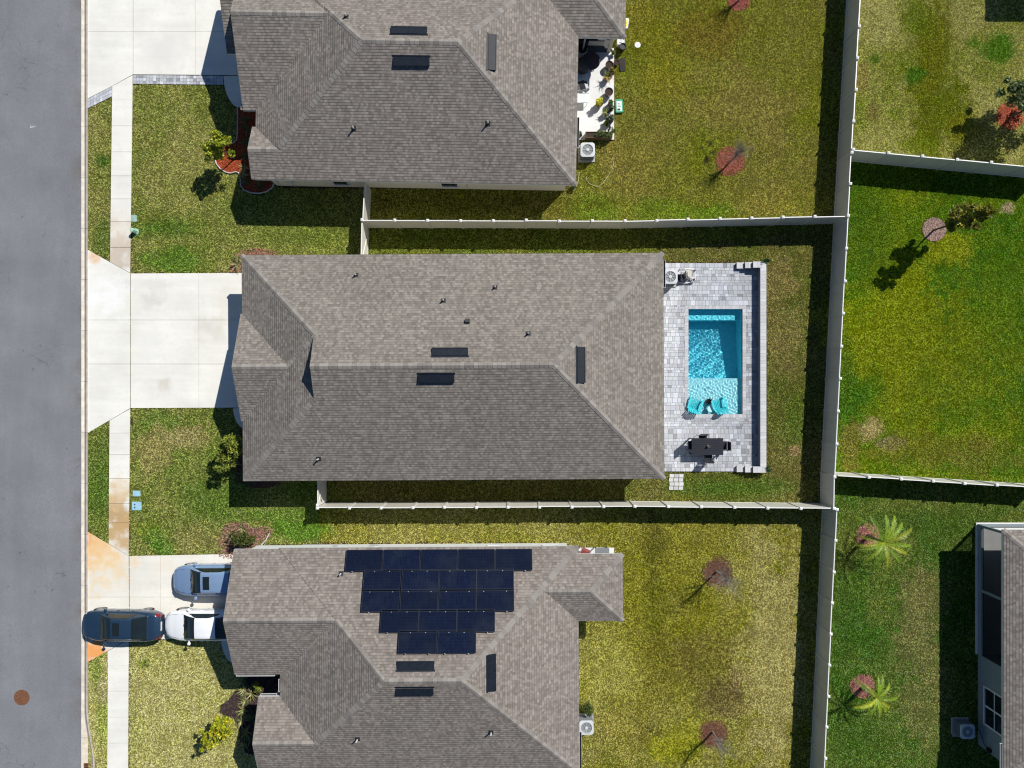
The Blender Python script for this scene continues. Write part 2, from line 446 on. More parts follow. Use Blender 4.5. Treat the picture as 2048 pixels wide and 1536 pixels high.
sl = bpy.data.lights.new('sun', 'SUN'); sl.energy = 4.95; sl.angle = math.radians(0.5); sl.color = (1.0, 0.965, 0.90)
so = bpy.data.objects.new('sun', sl); COL.objects.link(so); so.location = S * 80
so.rotation_euler = S.to_track_quat('Z', 'Y').to_euler()
sl.cycles.is_caustics_light = True
cd = bpy.data.cameras.new('camera'); cam = bpy.data.objects.new('camera', cd); COL.objects.link(cam)
cam.location = (0, 0, CAM_H); cd.sensor_width = 36; cd.lens = FPX / 2048 * 36
cd.shift_x = -(NX - 1024) / 2048; cd.shift_y = (NY - 768) / 2048
cd.clip_start = 0.5; cd.clip_end = 2000
sc.camera = cam
sc.view_settings.view_transform = 'Standard'; sc.view_settings.look = 'None'; sc.view_settings.exposure = 0
sc.cycles.use_denoising = True
sc.cycles.max_bounces = 8; sc.cycles.diffuse_bounces = 3; sc.cycles.transparent_max_bounces = 12
sc.render.filter_size = 1.15
sc.cycles.filter_width = 1.15

# ------------------------------------------------------------------ plan of the site
ZE, PITCH = 2.8, 0.44
EXC = []       # ground without grass: paving, walls, beds
def exc(pts): EXC.append([tuple(p) for p in pts])
def rect(x0, x1, y0, y1): return [(x0, y0), (x1, y0), (x1, y1), (x0, y1)]

ROAD_X = XY(162, 776)[0]
KERB_B = XY(176, 776)[0]

# concrete outlines (survey points on the ground)
def Q(*pp): return [XY(a, b) for a, b in pp]
drive_top = [Q((176, -60), (266, -60), (266, 149), (225, 172), (176, 197)), Q((267, -60), (490, -60), (490, 150.5), (267, 149))]
drive_mid = [Q((175.5, 500), (260.5, 546.5), (260.5, 816.5), (175.5, 866)), Q((262, 547), (500, 546), (500, 815), (262, 816))]
drive_bot = [Q((175.5, 1064), (257.5, 1111.5), (258.5, 1277), (215, 1302), (175.5, 1324)), Q((259.3, 1112), (475, 1108), (475, 1279), (260, 1277))]
def arc_walk(c0, c1, px, py, n=10):
    """quarter-round walk from a driveway corner towards the front door"""
    pts = []
    for k in range(n + 1):
        a = math.pi / 2 * k / n
        pts.append((c0[0] + (px - c0[0]) * (1 - math.cos(a)), c0[1] + (py - c0[1]) * math.sin(a)))
    return Q(*([(c0[0], c0[1])] + pts[1:] + [(px + 20, py), (px + 20, c0[1])]))
walk_top = arc_walk((447.5, 152), None, 482, 216)
walk_mid = arc_walk((466.5, 816.5), None, 500, 861)
walk_bot = arc_walk((443, 1280), None, 478, 1330)
def slab_run(ys, xl, xr):
    out = []
    for a, b in zip(ys[:-1], ys[1:]):
        g = 0.3
        out.append(Q((xl(a), a + g), (xr(a), a + g), (xr(b), b - g), (xl(b), b - g)))
    return out
lx1 = lambda y: 225 - (y - 172) * 0.0125; rx1 = lambda y: 265.5 - (y - 150) * 0.0125
lx2 = lambda y: 219.6 - (y - 840) * 0.0075; rx2 = lambda y: 260.3 - (y - 820) * 0.010
lx3 = lambda y: 216.5 - (y - 1300) * 0.006; rx3 = lambda y: 257.5 - (y - 1280) * 0.006
walk_slabs = [Q((225, 172.8), (265.3, 151), (264.8, 200), (224.7, 200))] + slab_run([200, 252, 304, 352, 398, 443, 495], lx1, rx1) + [Q((lx1(495), 495.4), (rx1(495), 495.4), (260.2, 545.5), (220.7, 524))]
walk_slabs += [Q((219.7, 841), (260.2, 818), (259.9, 866), (219.5, 866))] + slab_run([866, 909.5, 957, 1007, 1045.5], lx2, rx2) + [Q((lx2(1045), 1046), (rx2(1045), 1046), (257.3, 1110.5), (218, 1087.5))]
walk_slabs += [Q((215.5, 1302.6), (257.7, 1278.5), (257.5, 1330), (216.3, 1330))] + slab_run([1330, 1382, 1434, 1486, 1538, 1590], lx3, rx3)

for g in drive_top + drive_mid + drive_bot + [walk_top, walk_mid, walk_bot] + walk_slabs: exc(g)
strip_top = Q((266.5, 150), (447, 152), (447, 170), (266, 168)); strip_diag = Q((224.5, 172.5), (224.5, 193), (175.5, 217), (175.5, 198))
exc(strip_top); exc(strip_diag)

# walls
W_TOP = [(-13.95, 3.13, 11.95, 24.05), (-14.75, -9, 15.8, 23.85), (2.9, 5.75, 20.28, 23.95), (-14.1, -12, 11.97, 14.0)]
W_MID = [(-14.6, 7.93, -4.70, 7.05), (-14.78, -13, -1.35, 3.75)]
W_BOT = [(-12.65, 3.18, -21.15, -9.33), (-15.35, -10, -15.5, -9.36), (3.0, 5.70, -12.65, -11.2), (-13.85, -12, -21.12, -17.65)]
W_RIGHT = [(27.77, 43, -21.32, -15.9), (31.2, 43, -15.92, -8.3)]
for L_ in (W_TOP, W_MID, W_BOT, W_RIGHT):
    for a in L_: exc(rect(*a))
LANAI = (27.6, 31.3, -15.92, -8.05); exc(rect(*LANAI))
PATIO_TOP = (3.1, 5.98, 14.85, 20.3); exc(rect(*PATIO_TOP))
PATIO_BOT = (3.1, 5.98, -12.6, -9.55); exc(rect(*PATIO_BOT))
DECK = (7.9, 14.92, -5.0, 7.47); exc(rect(*DECK))
POOL = (10.43, 13.66, -1.56, 4.72)

# beds
bed_top = Q((482, 214), (476, 216), (475.5, 262), (474, 280), (466, 287), (458, 289), (445, 294), (432, 305), (430, 314), (433, 328), (441, 338), (452, 345), (462, 347), (472, 344), (478, 346), (481, 358), (482, 372), (489, 381), (503, 386), (520, 387), (535, 383), (545, 375), (548, 367), (560, 366), (560, 330), (520, 250), (520, 216))
bed_mid = Q((500, 850), (492, 858), (484, 866), (476, 874), (472, 890), (473, 920), (472, 950), (478, 962), (490, 970), (508, 976), (530, 976), (548, 972), (560, 966), (560, 850))
bed_mid_n = Q((463, 541), (466, 525), (474, 512), (484, 503), (505, 498), (525, 497), (545, 503), (550, 510), (550, 522), (500, 522), (500, 543))
bed_bot = Q((490, 1352), (482, 1372), (468, 1385), (458, 1400), (443, 1409), (440, 1424), (452, 1432), (464, 1432), (476, 1446), (480, 1466), (480, 1490), (488, 1502), (500, 1508), (530, 1508), (530, 1390), (560, 1390), (560, 1352))
bed_bot_n = Q((444, 1108), (444, 1075), (452, 1053), (468, 1046), (490, 1047), (505, 1056), (530, 1055), (542, 1060), (540, 1070), (515, 1088), (490, 1112), (450, 1112))
BEDS = [bed_top, bed_mid, bed_mid_n, bed_bot, bed_bot_n]
for b in BEDS:
    if b in (bed_mid_n, bed_bot_n):
        cx_ = sum(p[0] for p in b) / len(b); cy_ = sum(p[1] for p in b) / len(b); exc([(cx_ + (p[0] - cx_) * .75, cy_ + (p[1] - cy_) * .75) for p in b])
    else: exc(b)
RINGS = [  # tree mulch rings: survey point, radius m, colour
    (1460, 323, 0.82, (0.30, 0.10, 0.065), 'red mulch ring around the bare shrub in the top back lawn', 1.0),
    (1478, 0, 0.62, (0.30, 0.09, 0.07), 'red mulch ring cut by the top edge of the photo', 1.0),
    (1435, 1145, 0.86, (0.165, 0.085, 0.058), 'brown mulch ring around the upper of two bare saplings in the lower back lawn', 0.75),
    (1427, 1467, 0.80, (0.18, 0.085, 0.055), 'brown mulch ring around the lower of two bare saplings near the bottom edge', 0.8),
    (1868, 459, 0.70, (0.36, 0.24, 0.20), 'neat round pinkish wood chip ring around the slender tree', 1.0),
    (2018, 233, 0.75, (0.42, 0.10, 0.055), 'bright red mulch ring under the bushy tree at the right edge', 1.0),
    (1736, 1071, 0.66, (0.33, 0.14, 0.12), 'faded pink mulch ring under the upper palm', 0.85),
    (1725, 1372, 0.66, (0.33, 0.14, 0.12), 'faded pink mulch ring under the lower palm', 0.85),
]
def circ(c, r, n=14): return [(c[0] + r * math.cos(2 * math.pi * k / n), c[1] + r * math.sin(2 * math.pi * k / n)) for k in range(n)]
for r_ in RINGS:
    exc(circ(XY(r_[0], r_[1]), r_[2] * (0.95 if 'neat' in r_[4] else 0.72 if r_[5] > .8 else .5)))

# ------------------------------------------------------------------ lawn colour field
_tab = np.random.RandomState(5).rand(256, 256)
def vn(x, y, f, s=0):
    x = x * f + 31.7 * s + 500.3; y = y * f + 17.3 * s + 500.9
    xi = np.floor(x).astype(int); yi = np.floor(y).astype(int)
    fx = x - xi; fy = y - yi; fx = fx * fx * (3 - 2 * fx); fy = fy * fy * (3 - 2 * fy)
    g = lambda a, b: _tab[a & 255, b & 255]
    return (g(xi, yi) * (1 - fx) + g(xi + 1, yi) * fx) * (1 - fy) + (g(xi, yi + 1) * (1 - fx) + g(xi + 1, yi + 1) * fx) * fy
def fbm(x, y, f, s=0, o=4):
    t = 0; a = 1; n = 0
    for k in range(o):
        t = t + a * vn(x, y, f * 2 ** k, s + k * 3); n += a; a *= 0.55
    return t / n
def inpoly(x, y, poly):
    r = np.zeros(x.shape, bool); n = len(poly)
    for i in range(n):
        x0, y0 = poly[i]; x1, y1 = poly[(i + 1) % n]
        if y0 == y1: continue
        c = ((y0 > y) != (y1 > y)) & (x < (x1 - x0) * (y - y0) / (y1 - y0) + x0)
        r ^= c
    return r
def D(c, gain=1.0): return np.array([lin(v) for v in c]) * gain

# zone: polygon in survey points, dry colour, green colour, share of green
ZONES = [
    (((0, -90), (735, -90), (735, 548), (0, 548)), (148, 138, 74), (104, 114, 34), 0.42),
    (((0, 548), (735, 548), (640, 1112), (0, 1112)), (142, 134, 70), (96, 113, 34), 0.62),
    (((0, 1112), (640, 1112), (640, 1640), (0, 1640)), (192, 176, 100), (150, 148, 60), 0.2),
    (((735, -90), (1720, -90), (1690, 446), (735, 446)), (125, 114, 50), (110, 112, 22), 0.45),
    (((735, 446), (1690, 446), (1690, 520), (735, 520)), (120, 115, 42), (92, 104, 26), 0.5),
    (((1320, 500), (1690, 446), (1665, 1012), (640, 1010), (640, 950), (1320, 950)), (122, 108, 56), (88, 96, 28), 0.5),
    (((640, 1010), (1665, 1012), (1635, 1640), (640, 1640)), (150, 137, 70), (122, 118, 20), 0.5),
    (((1700, -90), (2120, -90), (2120, 345), (1690, 305)), (160, 148, 80), (104, 112, 20), 0.36),
    (((1690, 305), (2120, 345), (2120, 975), (1660, 955)), (118, 124, 12), (64, 98, 10), 0.66),
    (((1660, 955), (2120, 975), (2120, 1640), (1630, 1640)), (112, 112, 46), (62, 94, 20), 0.6),
]
BLOBS = [  # survey x, y, rx, ry (px), colour, strength
    (208, 322, 16, 13, (60, 92, 18), .8), (205, 480, 22, 40, (70, 98, 22), .6), (330, 455, 70, 22, (72, 104, 20), .7), (345, 520, 60, 30, (84, 116, 24), .8),
    (600, 470, 120, 26, (96, 112, 30), .5), (560, 410, 120, 40, (84, 104, 30), .5),
    (205, 925, 30, 60, (74, 100, 28), .5), (200, 990, 26, 45, (84, 110, 36), .6), (320, 850, 50, 22, (88, 112, 34), .6), (310, 900, 45, 40, (160, 140, 82), .6), (380, 872, 40, 22, (160, 140, 86), .6),
    (300, 1060, 26, 18, (108, 124, 20), .5), (310, 1075, 18, 22, (84, 120, 30), .6), (328, 1095, 18, 16, (72, 118, 26), .7), (400, 1070, 60, 30, (148, 134, 74), .5), (430, 1000, 60, 50, (78, 104, 28), .6), (600, 1060, 60, 18, (82, 118, 26), .8), (560, 1030, 80, 14, (84, 118, 28), .6),
    (190, 1335, 14, 40, (92, 128, 34), .6), (205, 1430, 12, 60, (112, 140, 40), .6), (205, 1385, 10, 26, (190, 160, 120), .5), (290, 1327, 16, 11, (88, 104, 34), .8), (195, 1290, 25, 25, (96, 120, 36), .6),
    (1300, 60, 60, 60, (120, 112, 14), .5), (1420, 60, 70, 60, (112, 92, 24), .6), (1480, 200, 120, 60, (140, 122, 60), .4), (1330, 160, 50, 50, (136, 124, 26), .5),
    (1260, 330, 60, 60, (138, 122, 52), .5), (1340, 420, 90, 22, (98, 122, 18), .65), (1420, 425, 50, 18, (94, 120, 18), .6), (1190, 415, 60, 26, (98, 122, 20), .7), (1560, 410, 60, 30, (134, 118, 48), .5),
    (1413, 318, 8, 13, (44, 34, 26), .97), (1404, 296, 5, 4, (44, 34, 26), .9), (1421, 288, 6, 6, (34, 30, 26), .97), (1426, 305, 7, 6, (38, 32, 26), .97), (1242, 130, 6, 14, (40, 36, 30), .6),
    (1560, 560, 34, 40, (138, 118, 66), .6), (1575, 680, 32, 70, (132, 116, 64), .5), (1590, 840, 24, 60, (84, 104, 26), .6), (1590, 900, 10, 10, (160, 124, 84), .7), (1450, 975, 130, 22, (72, 100, 24), .7),
    (1350, 1200, 130, 190, (122, 116, 16), .6), (1310, 1090, 20, 90, (90, 82, 26), .62), (1312, 1220, 24, 120, (98, 96, 14), .6), (1330, 1330, 60, 70, (112, 102, 28), .5), (1400, 1320, 60, 90, (104, 92, 40), .5), (1500, 1150, 70, 60, (156, 140, 70), .6), (1545, 1300, 55, 230, (164, 148, 84), .7), (1370, 1480, 70, 40, (142, 138, 18), .6), (1300, 1470, 24, 26, (96, 84, 36), .6),
    (1460, 1400, 50, 40, (100, 84, 44), .7), (1475, 1375, 10, 30, (90, 66, 44), .6), (1250, 1440, 40, 60, (142, 126, 40), .4), (1350, 1500, 50, 30, (148, 144, 20), .6), (1540, 1350, 60, 120, (172, 152, 84), .6), (1220, 1340, 50, 60, (170, 158, 70), .5), (1200, 1120, 40, 30, (146, 138, 28), .5),
    (1862, 150, 44, 190, (100, 100, 12), .95), (1890, 215, 50, 60, (96, 102, 14), .9), (1835, 30, 30, 40, (92, 104, 12), .8), (1905, 240, 40, 60, (98, 102, 14), .8), (1826, 147, 24, 19, (66, 98, 14), .95), (1995, 98, 34, 32, (72, 104, 14), .95), (1948, 85, 14, 12, (74, 104, 16), .85), (1750, 117, 11, 9, (78, 104, 20), .85), (1840, 290, 42, 22, (104, 112, 16), .85), (1745, 225, 16, 18, (104, 86, 40), .6), (1788, 228, 14, 12, (100, 112, 20), .6), (1740, 60, 40, 40, (160, 148, 84), .5), (1960, 30, 50, 40, (148, 138, 76), .6), (1725, 150, 14, 30, (120, 96, 44), .5), (1930, 255, 40, 30, (120, 112, 20), .5),
    (1790, 640, 130, 110, (128, 132, 6), .75), (1870, 700, 150, 130, (108, 112, 12), .5), (2000, 560, 90, 120, (92, 112, 12), .5), (1730, 470, 50, 120, (66, 92, 14), .6), (1900, 500, 50, 30, (140, 138, 20), .6), (2015, 418, 14, 14, (176, 150, 110), .85), (1735, 862, 24, 22, (170, 142, 92), .8), (1775, 886, 26, 12, (150, 126, 96), .7), (1700, 880, 24, 50, (124, 108, 44), .7), (1850, 900, 120, 30, (110, 104, 30), .6), (1960, 920, 90, 30, (104, 98, 34), .5), (1690, 760, 20, 80, (74, 96, 14), .6),
    (1840, 1240, 50, 130, (122, 112, 62), .7), (1850, 1420, 44, 90, (118, 112, 60), .5), (1780, 1330, 60, 40, (80, 96, 34), .4), (1710, 1480, 50, 60, (64, 92, 20), .6), (1690, 1250, 24, 90, (58, 86, 20), .6), (1850, 1050, 120, 24, (64, 92, 20), .6),
    (1000, 410, 240, 20, (96, 88, 24), .5), (1000, 982, 300, 14, (92, 84, 24), .5),
]
SOIL = D((74, 60, 46))
def lawn(x, y):
    """albedo of the lawn at site coordinates (arrays)"""
    out = np.zeros(x.shape + (3,)); out[:] = D((120, 115, 45))
    big = fbm(x, y, 0.35, 1); med = fbm(x, y, 1.0, 7); fin = vn(x, y, 5.0, 23)
    wob = 0.75 * (big - 0.5) + 0.4 * (med - 0.5) + 0.2 * (fin - 0.5)
    for poly, dry, green, share in ZONES:
        pp = [XY(*q) for q in poly]
        m = inpoly(x, y, pp)
        if not m.any(): continue
        f = np.clip((share - 0.5) + 0.5 + wob[m] * 1.7, 0, 1)[:, None]
        out[m] = D(dry) * (1 - f) + D(green) * f
    for px, py, rx, ry, c, st in BLOBS:
        cx, cy = XY(px, py); k = CAM_H / FPX
        d = np.sqrt(((x - cx) / (rx * k)) ** 2 + ((y - cy) / (ry * k)) ** 2) + (med - 0.5) * 1.25 + (fin - 0.5) * 0.6 + (big - 0.5) * 0.6
        f = (np.clip((1.25 - d) / 0.6, 0, 1) * st)[:, None]
        out = out * (1 - f) + D(c) * f
    # mowing lanes and a slightly greyer, fresher tint
    mow = 1 + 0.05 * np.sin(x * 11.5 + y * 0.35 + 2.0 * big) * (x > XY(735, 0)[0]) + 0.12 * (fbm(x, y, 0.9, 31) - 0.5)
    return out * mow[:, None] * np.array([0.97, 1.05, 1.18])
def paved(x, y, grow=0.0):
    m = np.zeros(x.shape, bool)
    for p in EXC:
        px = np.array([q[0] for q in p]); py = np.array([q[1] for q in p])
        b = (x > px.min() - .1) & (x < px.max() + .1) & (y > py.min() - .1) & (y < py.max() + .1)
        if b.any():
            idx = np.nonzero(b)[0]
            hit = inpoly(x[idx], y[idx], p)
            if grow:
                for dx, dy in ((grow, 0), (-grow, 0), (0, grow), (0, -grow)):
                    hit |= inpoly(x[idx] + dx, y[idx] + dy, p)
            m[idx] |= hit
    return m

# ------------------------------------------------------------------ ground sheet
def build_ground():
    st = 0.16
    X0g, X1g, Y0g, Y1g = KERB_B, 33.6, -25.6, 26.4
    nx = int((X1g - X0g) / st) + 1; ny = int((Y1g - Y0g) / st) + 1
    xs = np.linspace(X0g, X1g, nx); ys = np.linspace(Y0g, Y1g, ny)
    gx, gy = np.meshgrid(xs, ys); fx = gx.ravel(); fy = gy.ravel()
    col = lawn(fx, fy) * 0.62
    pv = paved(fx, fy, 0.05); col[pv] = SOIL
    z = (fbm(fx, fy, 1.8, 3) - 0.5) * 0.035 - 0.012
    z[pv] = -0.02
    v = np.stack([fx, fy, z], 1)
    i, j = np.meshgrid(np.arange(nx - 1), np.arange(ny - 1)); a = (j * nx + i).ravel()
    q = np.stack([a, a + 1, a + nx + 1, a + nx], 1)
    cx = fx[q].mean(1); cy = fy[q].mean(1)
    keep = ~((cx > POOL[0] - .35) & (cx < POOL[1] + .35) & (cy > POOL[2] - .35) & (cy < POOL[3] + .35))
    q = q[keep]
    nv = len(v)
    far = [(-420, -420, -.02), (KERB_B, -420, -.02), (420, -420, -.02), (420, 420, -.02), (KERB_B, 420, -.02),
           (X1g, Y0g, -.02), (X1g, Y1g, -.02), (KERB_B, Y0g, -.02), (KERB_B, Y1g, -.02), (-420, 420, -.02), (-34.5, -420, -.02), (-34.5, 420, -.02)]
    v = np.concatenate([v, np.array(far)])
    faces = q.tolist() + [[nv + 1, nv + 2, nv + 5, nv + 7], [nv + 2, nv + 3, nv + 6, nv + 5], [nv + 3, nv + 4, nv + 8, nv + 6], [nv + 0, nv + 10, nv + 11, nv + 9]]
    col = np.concatenate([col, np.tile(D((110, 112, 45)) * .8, (len(far), 1))])
    me = bpy.data.meshes.new('ground'); me.from_pydata(v.tolist(), [], faces)
    ca = me.color_attributes.new('Col', 'FLOAT_COLOR', 'POINT')
    ca.data.foreach_set('color', np.concatenate([col, np.ones((len(col), 1))], 1).astype(np.float32).ravel())
    me.materials.append(soil_grass_mat())
    me.polygons.foreach_set('use_smooth', [True] * len(me.polygons)); me.update()
    o = bpy.data.objects.new('ground', me); COL.objects.link(o)
    return tag(o, 'patchy green and straw coloured lawn ground around the houses', 'ground', kind='structure')
build_ground()

def build_grass():
    rs = np.random.RandomState(3)
    k = CAM_H / FPX
    x0, x1, y0, y1 = KERB_B + 0.03, 31.6, -23.6, 24.4
    n = int((x1 - x0) * (y1 - y0) * 270)
    x = rs.uniform(x0, x1, n); y = rs.uniform(y0, y1, n)
    ok = ~paved(x, y, 0.0)
    x, y = x[ok], y[ok]
    dens = fbm(x, y, 3.0, 21, 2)
    ok = rs.rand(len(x)) < np.clip(0.35 + 1.5 * dens, 0, 1)
    x, y = x[ok], y[ok]; n = len(x)
    base = lawn(x, y)
    clump = vn(x, y, 23.0, 40) * 0.55 + vn(x, y, 10.0, 44) * 0.45
    tone = np.clip(0.50 + 1.0 * clump, 0.4, 1.8) * rs.uniform(0.5, 1.5, n)
    hue = rs.normal(0, 0.10, n)
    V = []; C = []
    NB = 3
    for b in range(NB):
        a = rs.uniform(0, 2 * np.pi, n); L = rs.uniform(0.03, 0.07, n); wd = rs.uniform(0.007, 0.013, n); h = rs.uniform(0.010, 0.035, n)
        ox = rs.normal(0, 0.02, n); oy = rs.normal(0, 0.02, n)
        dx, dy = np.cos(a), np.sin(a)
        p0 = np.stack([x + ox - dy * wd, y + oy + dx * wd, np.full(n, -0.012)], 1)
        p1 = np.stack([x + ox + dy * wd, y + oy - dx * wd, np.full(n, -0.012)], 1)
        p2 = np.stack([x + ox + dx * L + dy * wd * .5, y + oy + dy * L - dx * wd * .5, h], 1)
        V.append(np.stack([p0, p1, p2], 1))
        c = base * (tone * rs.uniform(0.75, 1.3, n))[:, None]
        c[:, 0] *= 1 + hue; c[:, 2] *= 1 - hue * .5
        C.append(np.clip(c * 2.6, 0.002, 0.9))
    V = np.concatenate(V).reshape(-1, 3).astype(np.float32); C = np.repeat(np.concatenate(C), 3, axis=0)
    nt = len(V) // 3
    me = bpy.data.meshes.new('grass')
    me.vertices.add(len(V)); me.vertices.foreach_set('co', V.ravel())
    me.loops.add(len(V)); me.loops.foreach_set('vertex_index', np.arange(len(V), dtype=np.int32))
    me.polygons.add(nt); me.polygons.foreach_set('loop_start', np.arange(0, len(V), 3, dtype=np.int32))
    try: me.polygons.foreach_set('loop_total', np.full(nt, 3, dtype=np.int32))
    except Exception: pass
    ca = me.color_attributes.new('Col', 'FLOAT_COLOR', 'POINT')
    ca.data.foreach_set('color', np.concatenate([C, np.ones((len(C), 1))], 1).astype(np.float32).ravel())
    me.materials.append(M['leaf']); me.update(calc_edges=True)
    o = bpy.data.objects.new('grass', me); COL.objects.link(o)
    return tag(o, 'short coarse lawn grass in green, olive and straw patches', 'grass', kind='stuff')
build_grass()

# ------------------------------------------------------------------ road, kerb, paving
mb = MB(); mb.face([(-34.5, -420, -.03), (ROAD_X, -420, -.03), (ROAD_X, 420, -.03), (-34.5, 420, -.03)])
tag(mb.build('road', M['asphalt']), 'grey asphalt street along the left side', 'road', kind='structure')
mb = MB()
mb.T = Matrix.Translation((XY(64, 254)[0], XY(64, 254)[1], 0))
for k in range(9):
    a, r, q = R.uniform(0, 6.28), R.uniform(0, .16), R.uniform(.012, .045)
    if k == 0: r, q = 0, .07
    mb.face([(r * math.cos(a) + q * R.uniform(.6, 1.2) * math.cos(t), r * math.sin(a) * 1.4 + q * R.uniform(.6, 1.2) * math.sin(t), -.026) for t in [0, 1, 2, 3, 4, 5.2]])
tag(mb.build('paint_splash', M['pipe']), 'small white paint splash on the asphalt street', 'paint mark')

# kerb and gutter
mb = MB()
prof = [(0.0, -.028, (0.66, 0.60, 0.50)), (0.05, -.026, (0.74, 0.68, 0.58)), (0.17, -.045, (0.70, 0.62, 0.50)), (0.21, -.05, (0.42, 0.38, 0.34)), (0.33, .035, (0.40, 0.385, 0.37)), (0.40, .075, (0.62, 0.56, 0.48)), (0.43, .078, (0.70, 0.62, 0.50)), (0.435, -.1, (0.45, 0.4, 0.34))]  # flow line and rising face darker than the pan
kw = KERB_B - ROAD_X
ys = [(-420, 0)]
y = -24.0
cuts = []
while y < 26: cuts.append(y); y += 3.05
def kx(yy):
    """the kerb swings out to the storm inlet at the bottom of the street"""
    t = max(0.0, min(1.0, (-19.2 - yy) / 3.6)); return t * t * (3 - 2 * t) * 0.42
segs = [(-420, -24.0)] + list(zip(cuts[:-1], cuts[1:])) + [(cuts[-1], 420)]
for a, b in segs:
    n = 8 if a > -25 and b < 27 else 1
    tone = R.uniform(.92, 1.06)
    for i in range(n):
        ya, yb = a + (b - a) * i / n, a + (b - a) * (i + 1) / n
        if i == n - 1: yb -= 0.012
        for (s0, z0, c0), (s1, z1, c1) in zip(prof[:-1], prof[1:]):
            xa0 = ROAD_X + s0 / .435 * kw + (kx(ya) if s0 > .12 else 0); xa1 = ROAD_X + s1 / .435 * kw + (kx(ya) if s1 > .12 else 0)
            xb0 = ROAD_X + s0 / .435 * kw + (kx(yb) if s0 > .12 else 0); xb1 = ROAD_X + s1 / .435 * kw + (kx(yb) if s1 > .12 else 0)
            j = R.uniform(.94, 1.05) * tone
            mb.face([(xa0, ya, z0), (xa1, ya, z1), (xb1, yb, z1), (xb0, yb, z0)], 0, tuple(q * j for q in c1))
tag(mb.build('kerb', M['kerb']), 'pale concrete kerb and gutter with darker rust tinted flow line', 'kerb', kind='structure')

RUST = (0.62, 0.27, 0.09); TAN = (0.60, 0.45, 0.27)
cm_walk = concrete_mat('sidewalk_concrete', (0.79, 0.775, 0.71), [(*XY(238, 1030), 1.7, (0.46, 0.31, 0.15), .95), (*XY(238, 1070), 1.7, (0.52, 0.35, 0.17), .85), (*XY(240, 985), 1.2, (0.66, 0.49, 0.28), .7), (*XY(240, 500), 1.9, (0.48, 0.38, 0.28), .7), (*XY(235, 450), 1.4, (0.72, 0.64, 0.52), .4)])
cm_drive = concrete_mat('driveway_concrete', (0.79, 0.775, 0.715), [(*XY(186, 512), 0.5, (0.72, 0.42, 0.20), .8), (*XY(330, 770), 0.5, (0.52, 0.47, 0.39), .5), (*XY(310, 575), 1.0, (0.60, 0.58, 0.54), .45), (*XY(300, 605), 0.7, (0.58, 0.56, 0.52), .5), (*XY(215, 590), 1.6, (0.84, 0.84, 0.82), .7), (*XY(330, 100), 1.5, (0.66, 0.65, 0.62), .5), (*XY(420, 655), 1.0, (0.60, 0.57, 0.5), .5), (*XY(455, 615), 1.3, (0.70, 0.67, 0.58), .5), (*XY(300, 690), 1.0, (0.75, 0.74, 0.70), .5)])
cm_drive_b = concrete_mat('stained_driveway_concrete', (0.77, 0.74, 0.665), [(*XY(180, 1085), 1.9, (0.70, 0.30, 0.08), .95), (*XY(205, 1110), 2.4, (0.78, 0.58, 0.32), .75), (*XY(188, 1305), 1.3, (0.78, 0.34, 0.09), .95), (*XY(330, 1130), 0.8, (0.76, 0.68, 0.56), .45)])
def slabs(name, polys, mat, label, z=0.028):
    m_ = MB()
    for p in polys:
        m_.prism(p, -0.08, z)
    return tag(m_.build(name, mat), label, 'paving', kind='structure')
slabs('sidewalk', walk_slabs, cm_walk, 'pale concrete sidewalk slabs parallel to the street')
def cut_rect(polys, xs, ys, gap=0.016):
    """divide a driveway polygon list into panels along joint lines"""
    def clip(poly, axis, val, keep_low):
        out = []; n = len(poly)
        for i in range(n):
            a, b = poly[i], poly[(i + 1) % n]
            ia = (a[axis] <= val) == keep_low; ib = (b[axis] <= val) == keep_low
            if ia: out.append(a)
            if ia != ib:
                t = (val - a[axis]) / (b[axis] - a[axis]); out.append((a[0] + (b[0] - a[0]) * t, a[1] + (b[1] - a[1]) * t))
        return out
    for axis, vals in ((0, xs), (1, ys)):
        for v_ in vals:
            nx_ = []
            for p in polys:
                lo = [q[axis] for q in p]
                if min(lo) < v_ - .02 and max(lo) > v_ + .02:
                    nx_.append(clip(p, axis, v_ - gap / 2, True)); nx_.append(clip(p, axis, v_ + gap / 2, False))
                else: nx_.append(p)
            polys = nx_
    return polys
def yy(*a): return [XY(0, q)[1] for q in a]
def xx(*a): return [XY(q, 0)[0] for q in a]
slabs('driveway', cut_rect([drive_top[0]], [], yy(63)) + cut_rect([drive_top[1]], xx(391), yy(63)), cm_drive, 'white concrete driveway of the top house', 0.022)
slabs('driveway', cut_rect([drive_mid[0]], [], yy(640, 728)) + cut_rect([drive_mid[1]], xx(398), yy(640, 728)), cm_drive, 'white concrete driveway of the middle house', 0.022)
slabs('driveway', cut_rect([drive_bot[0]], [], yy(1194)) + cut_rect([drive_bot[1]], xx(321), yy(1194)), cm_drive_b, 'rust stained concrete driveway with three parked cars', 0.022)
for pl, nm in ((walk_top, 'curved front walk in the shade of the top house'), (walk_mid, 'curved front walk beside the middle driveway'), (walk_bot, 'curved front walk beside the white sedan')):
    slabs('front_walk', [pl], cm_walk, nm, 0.018)

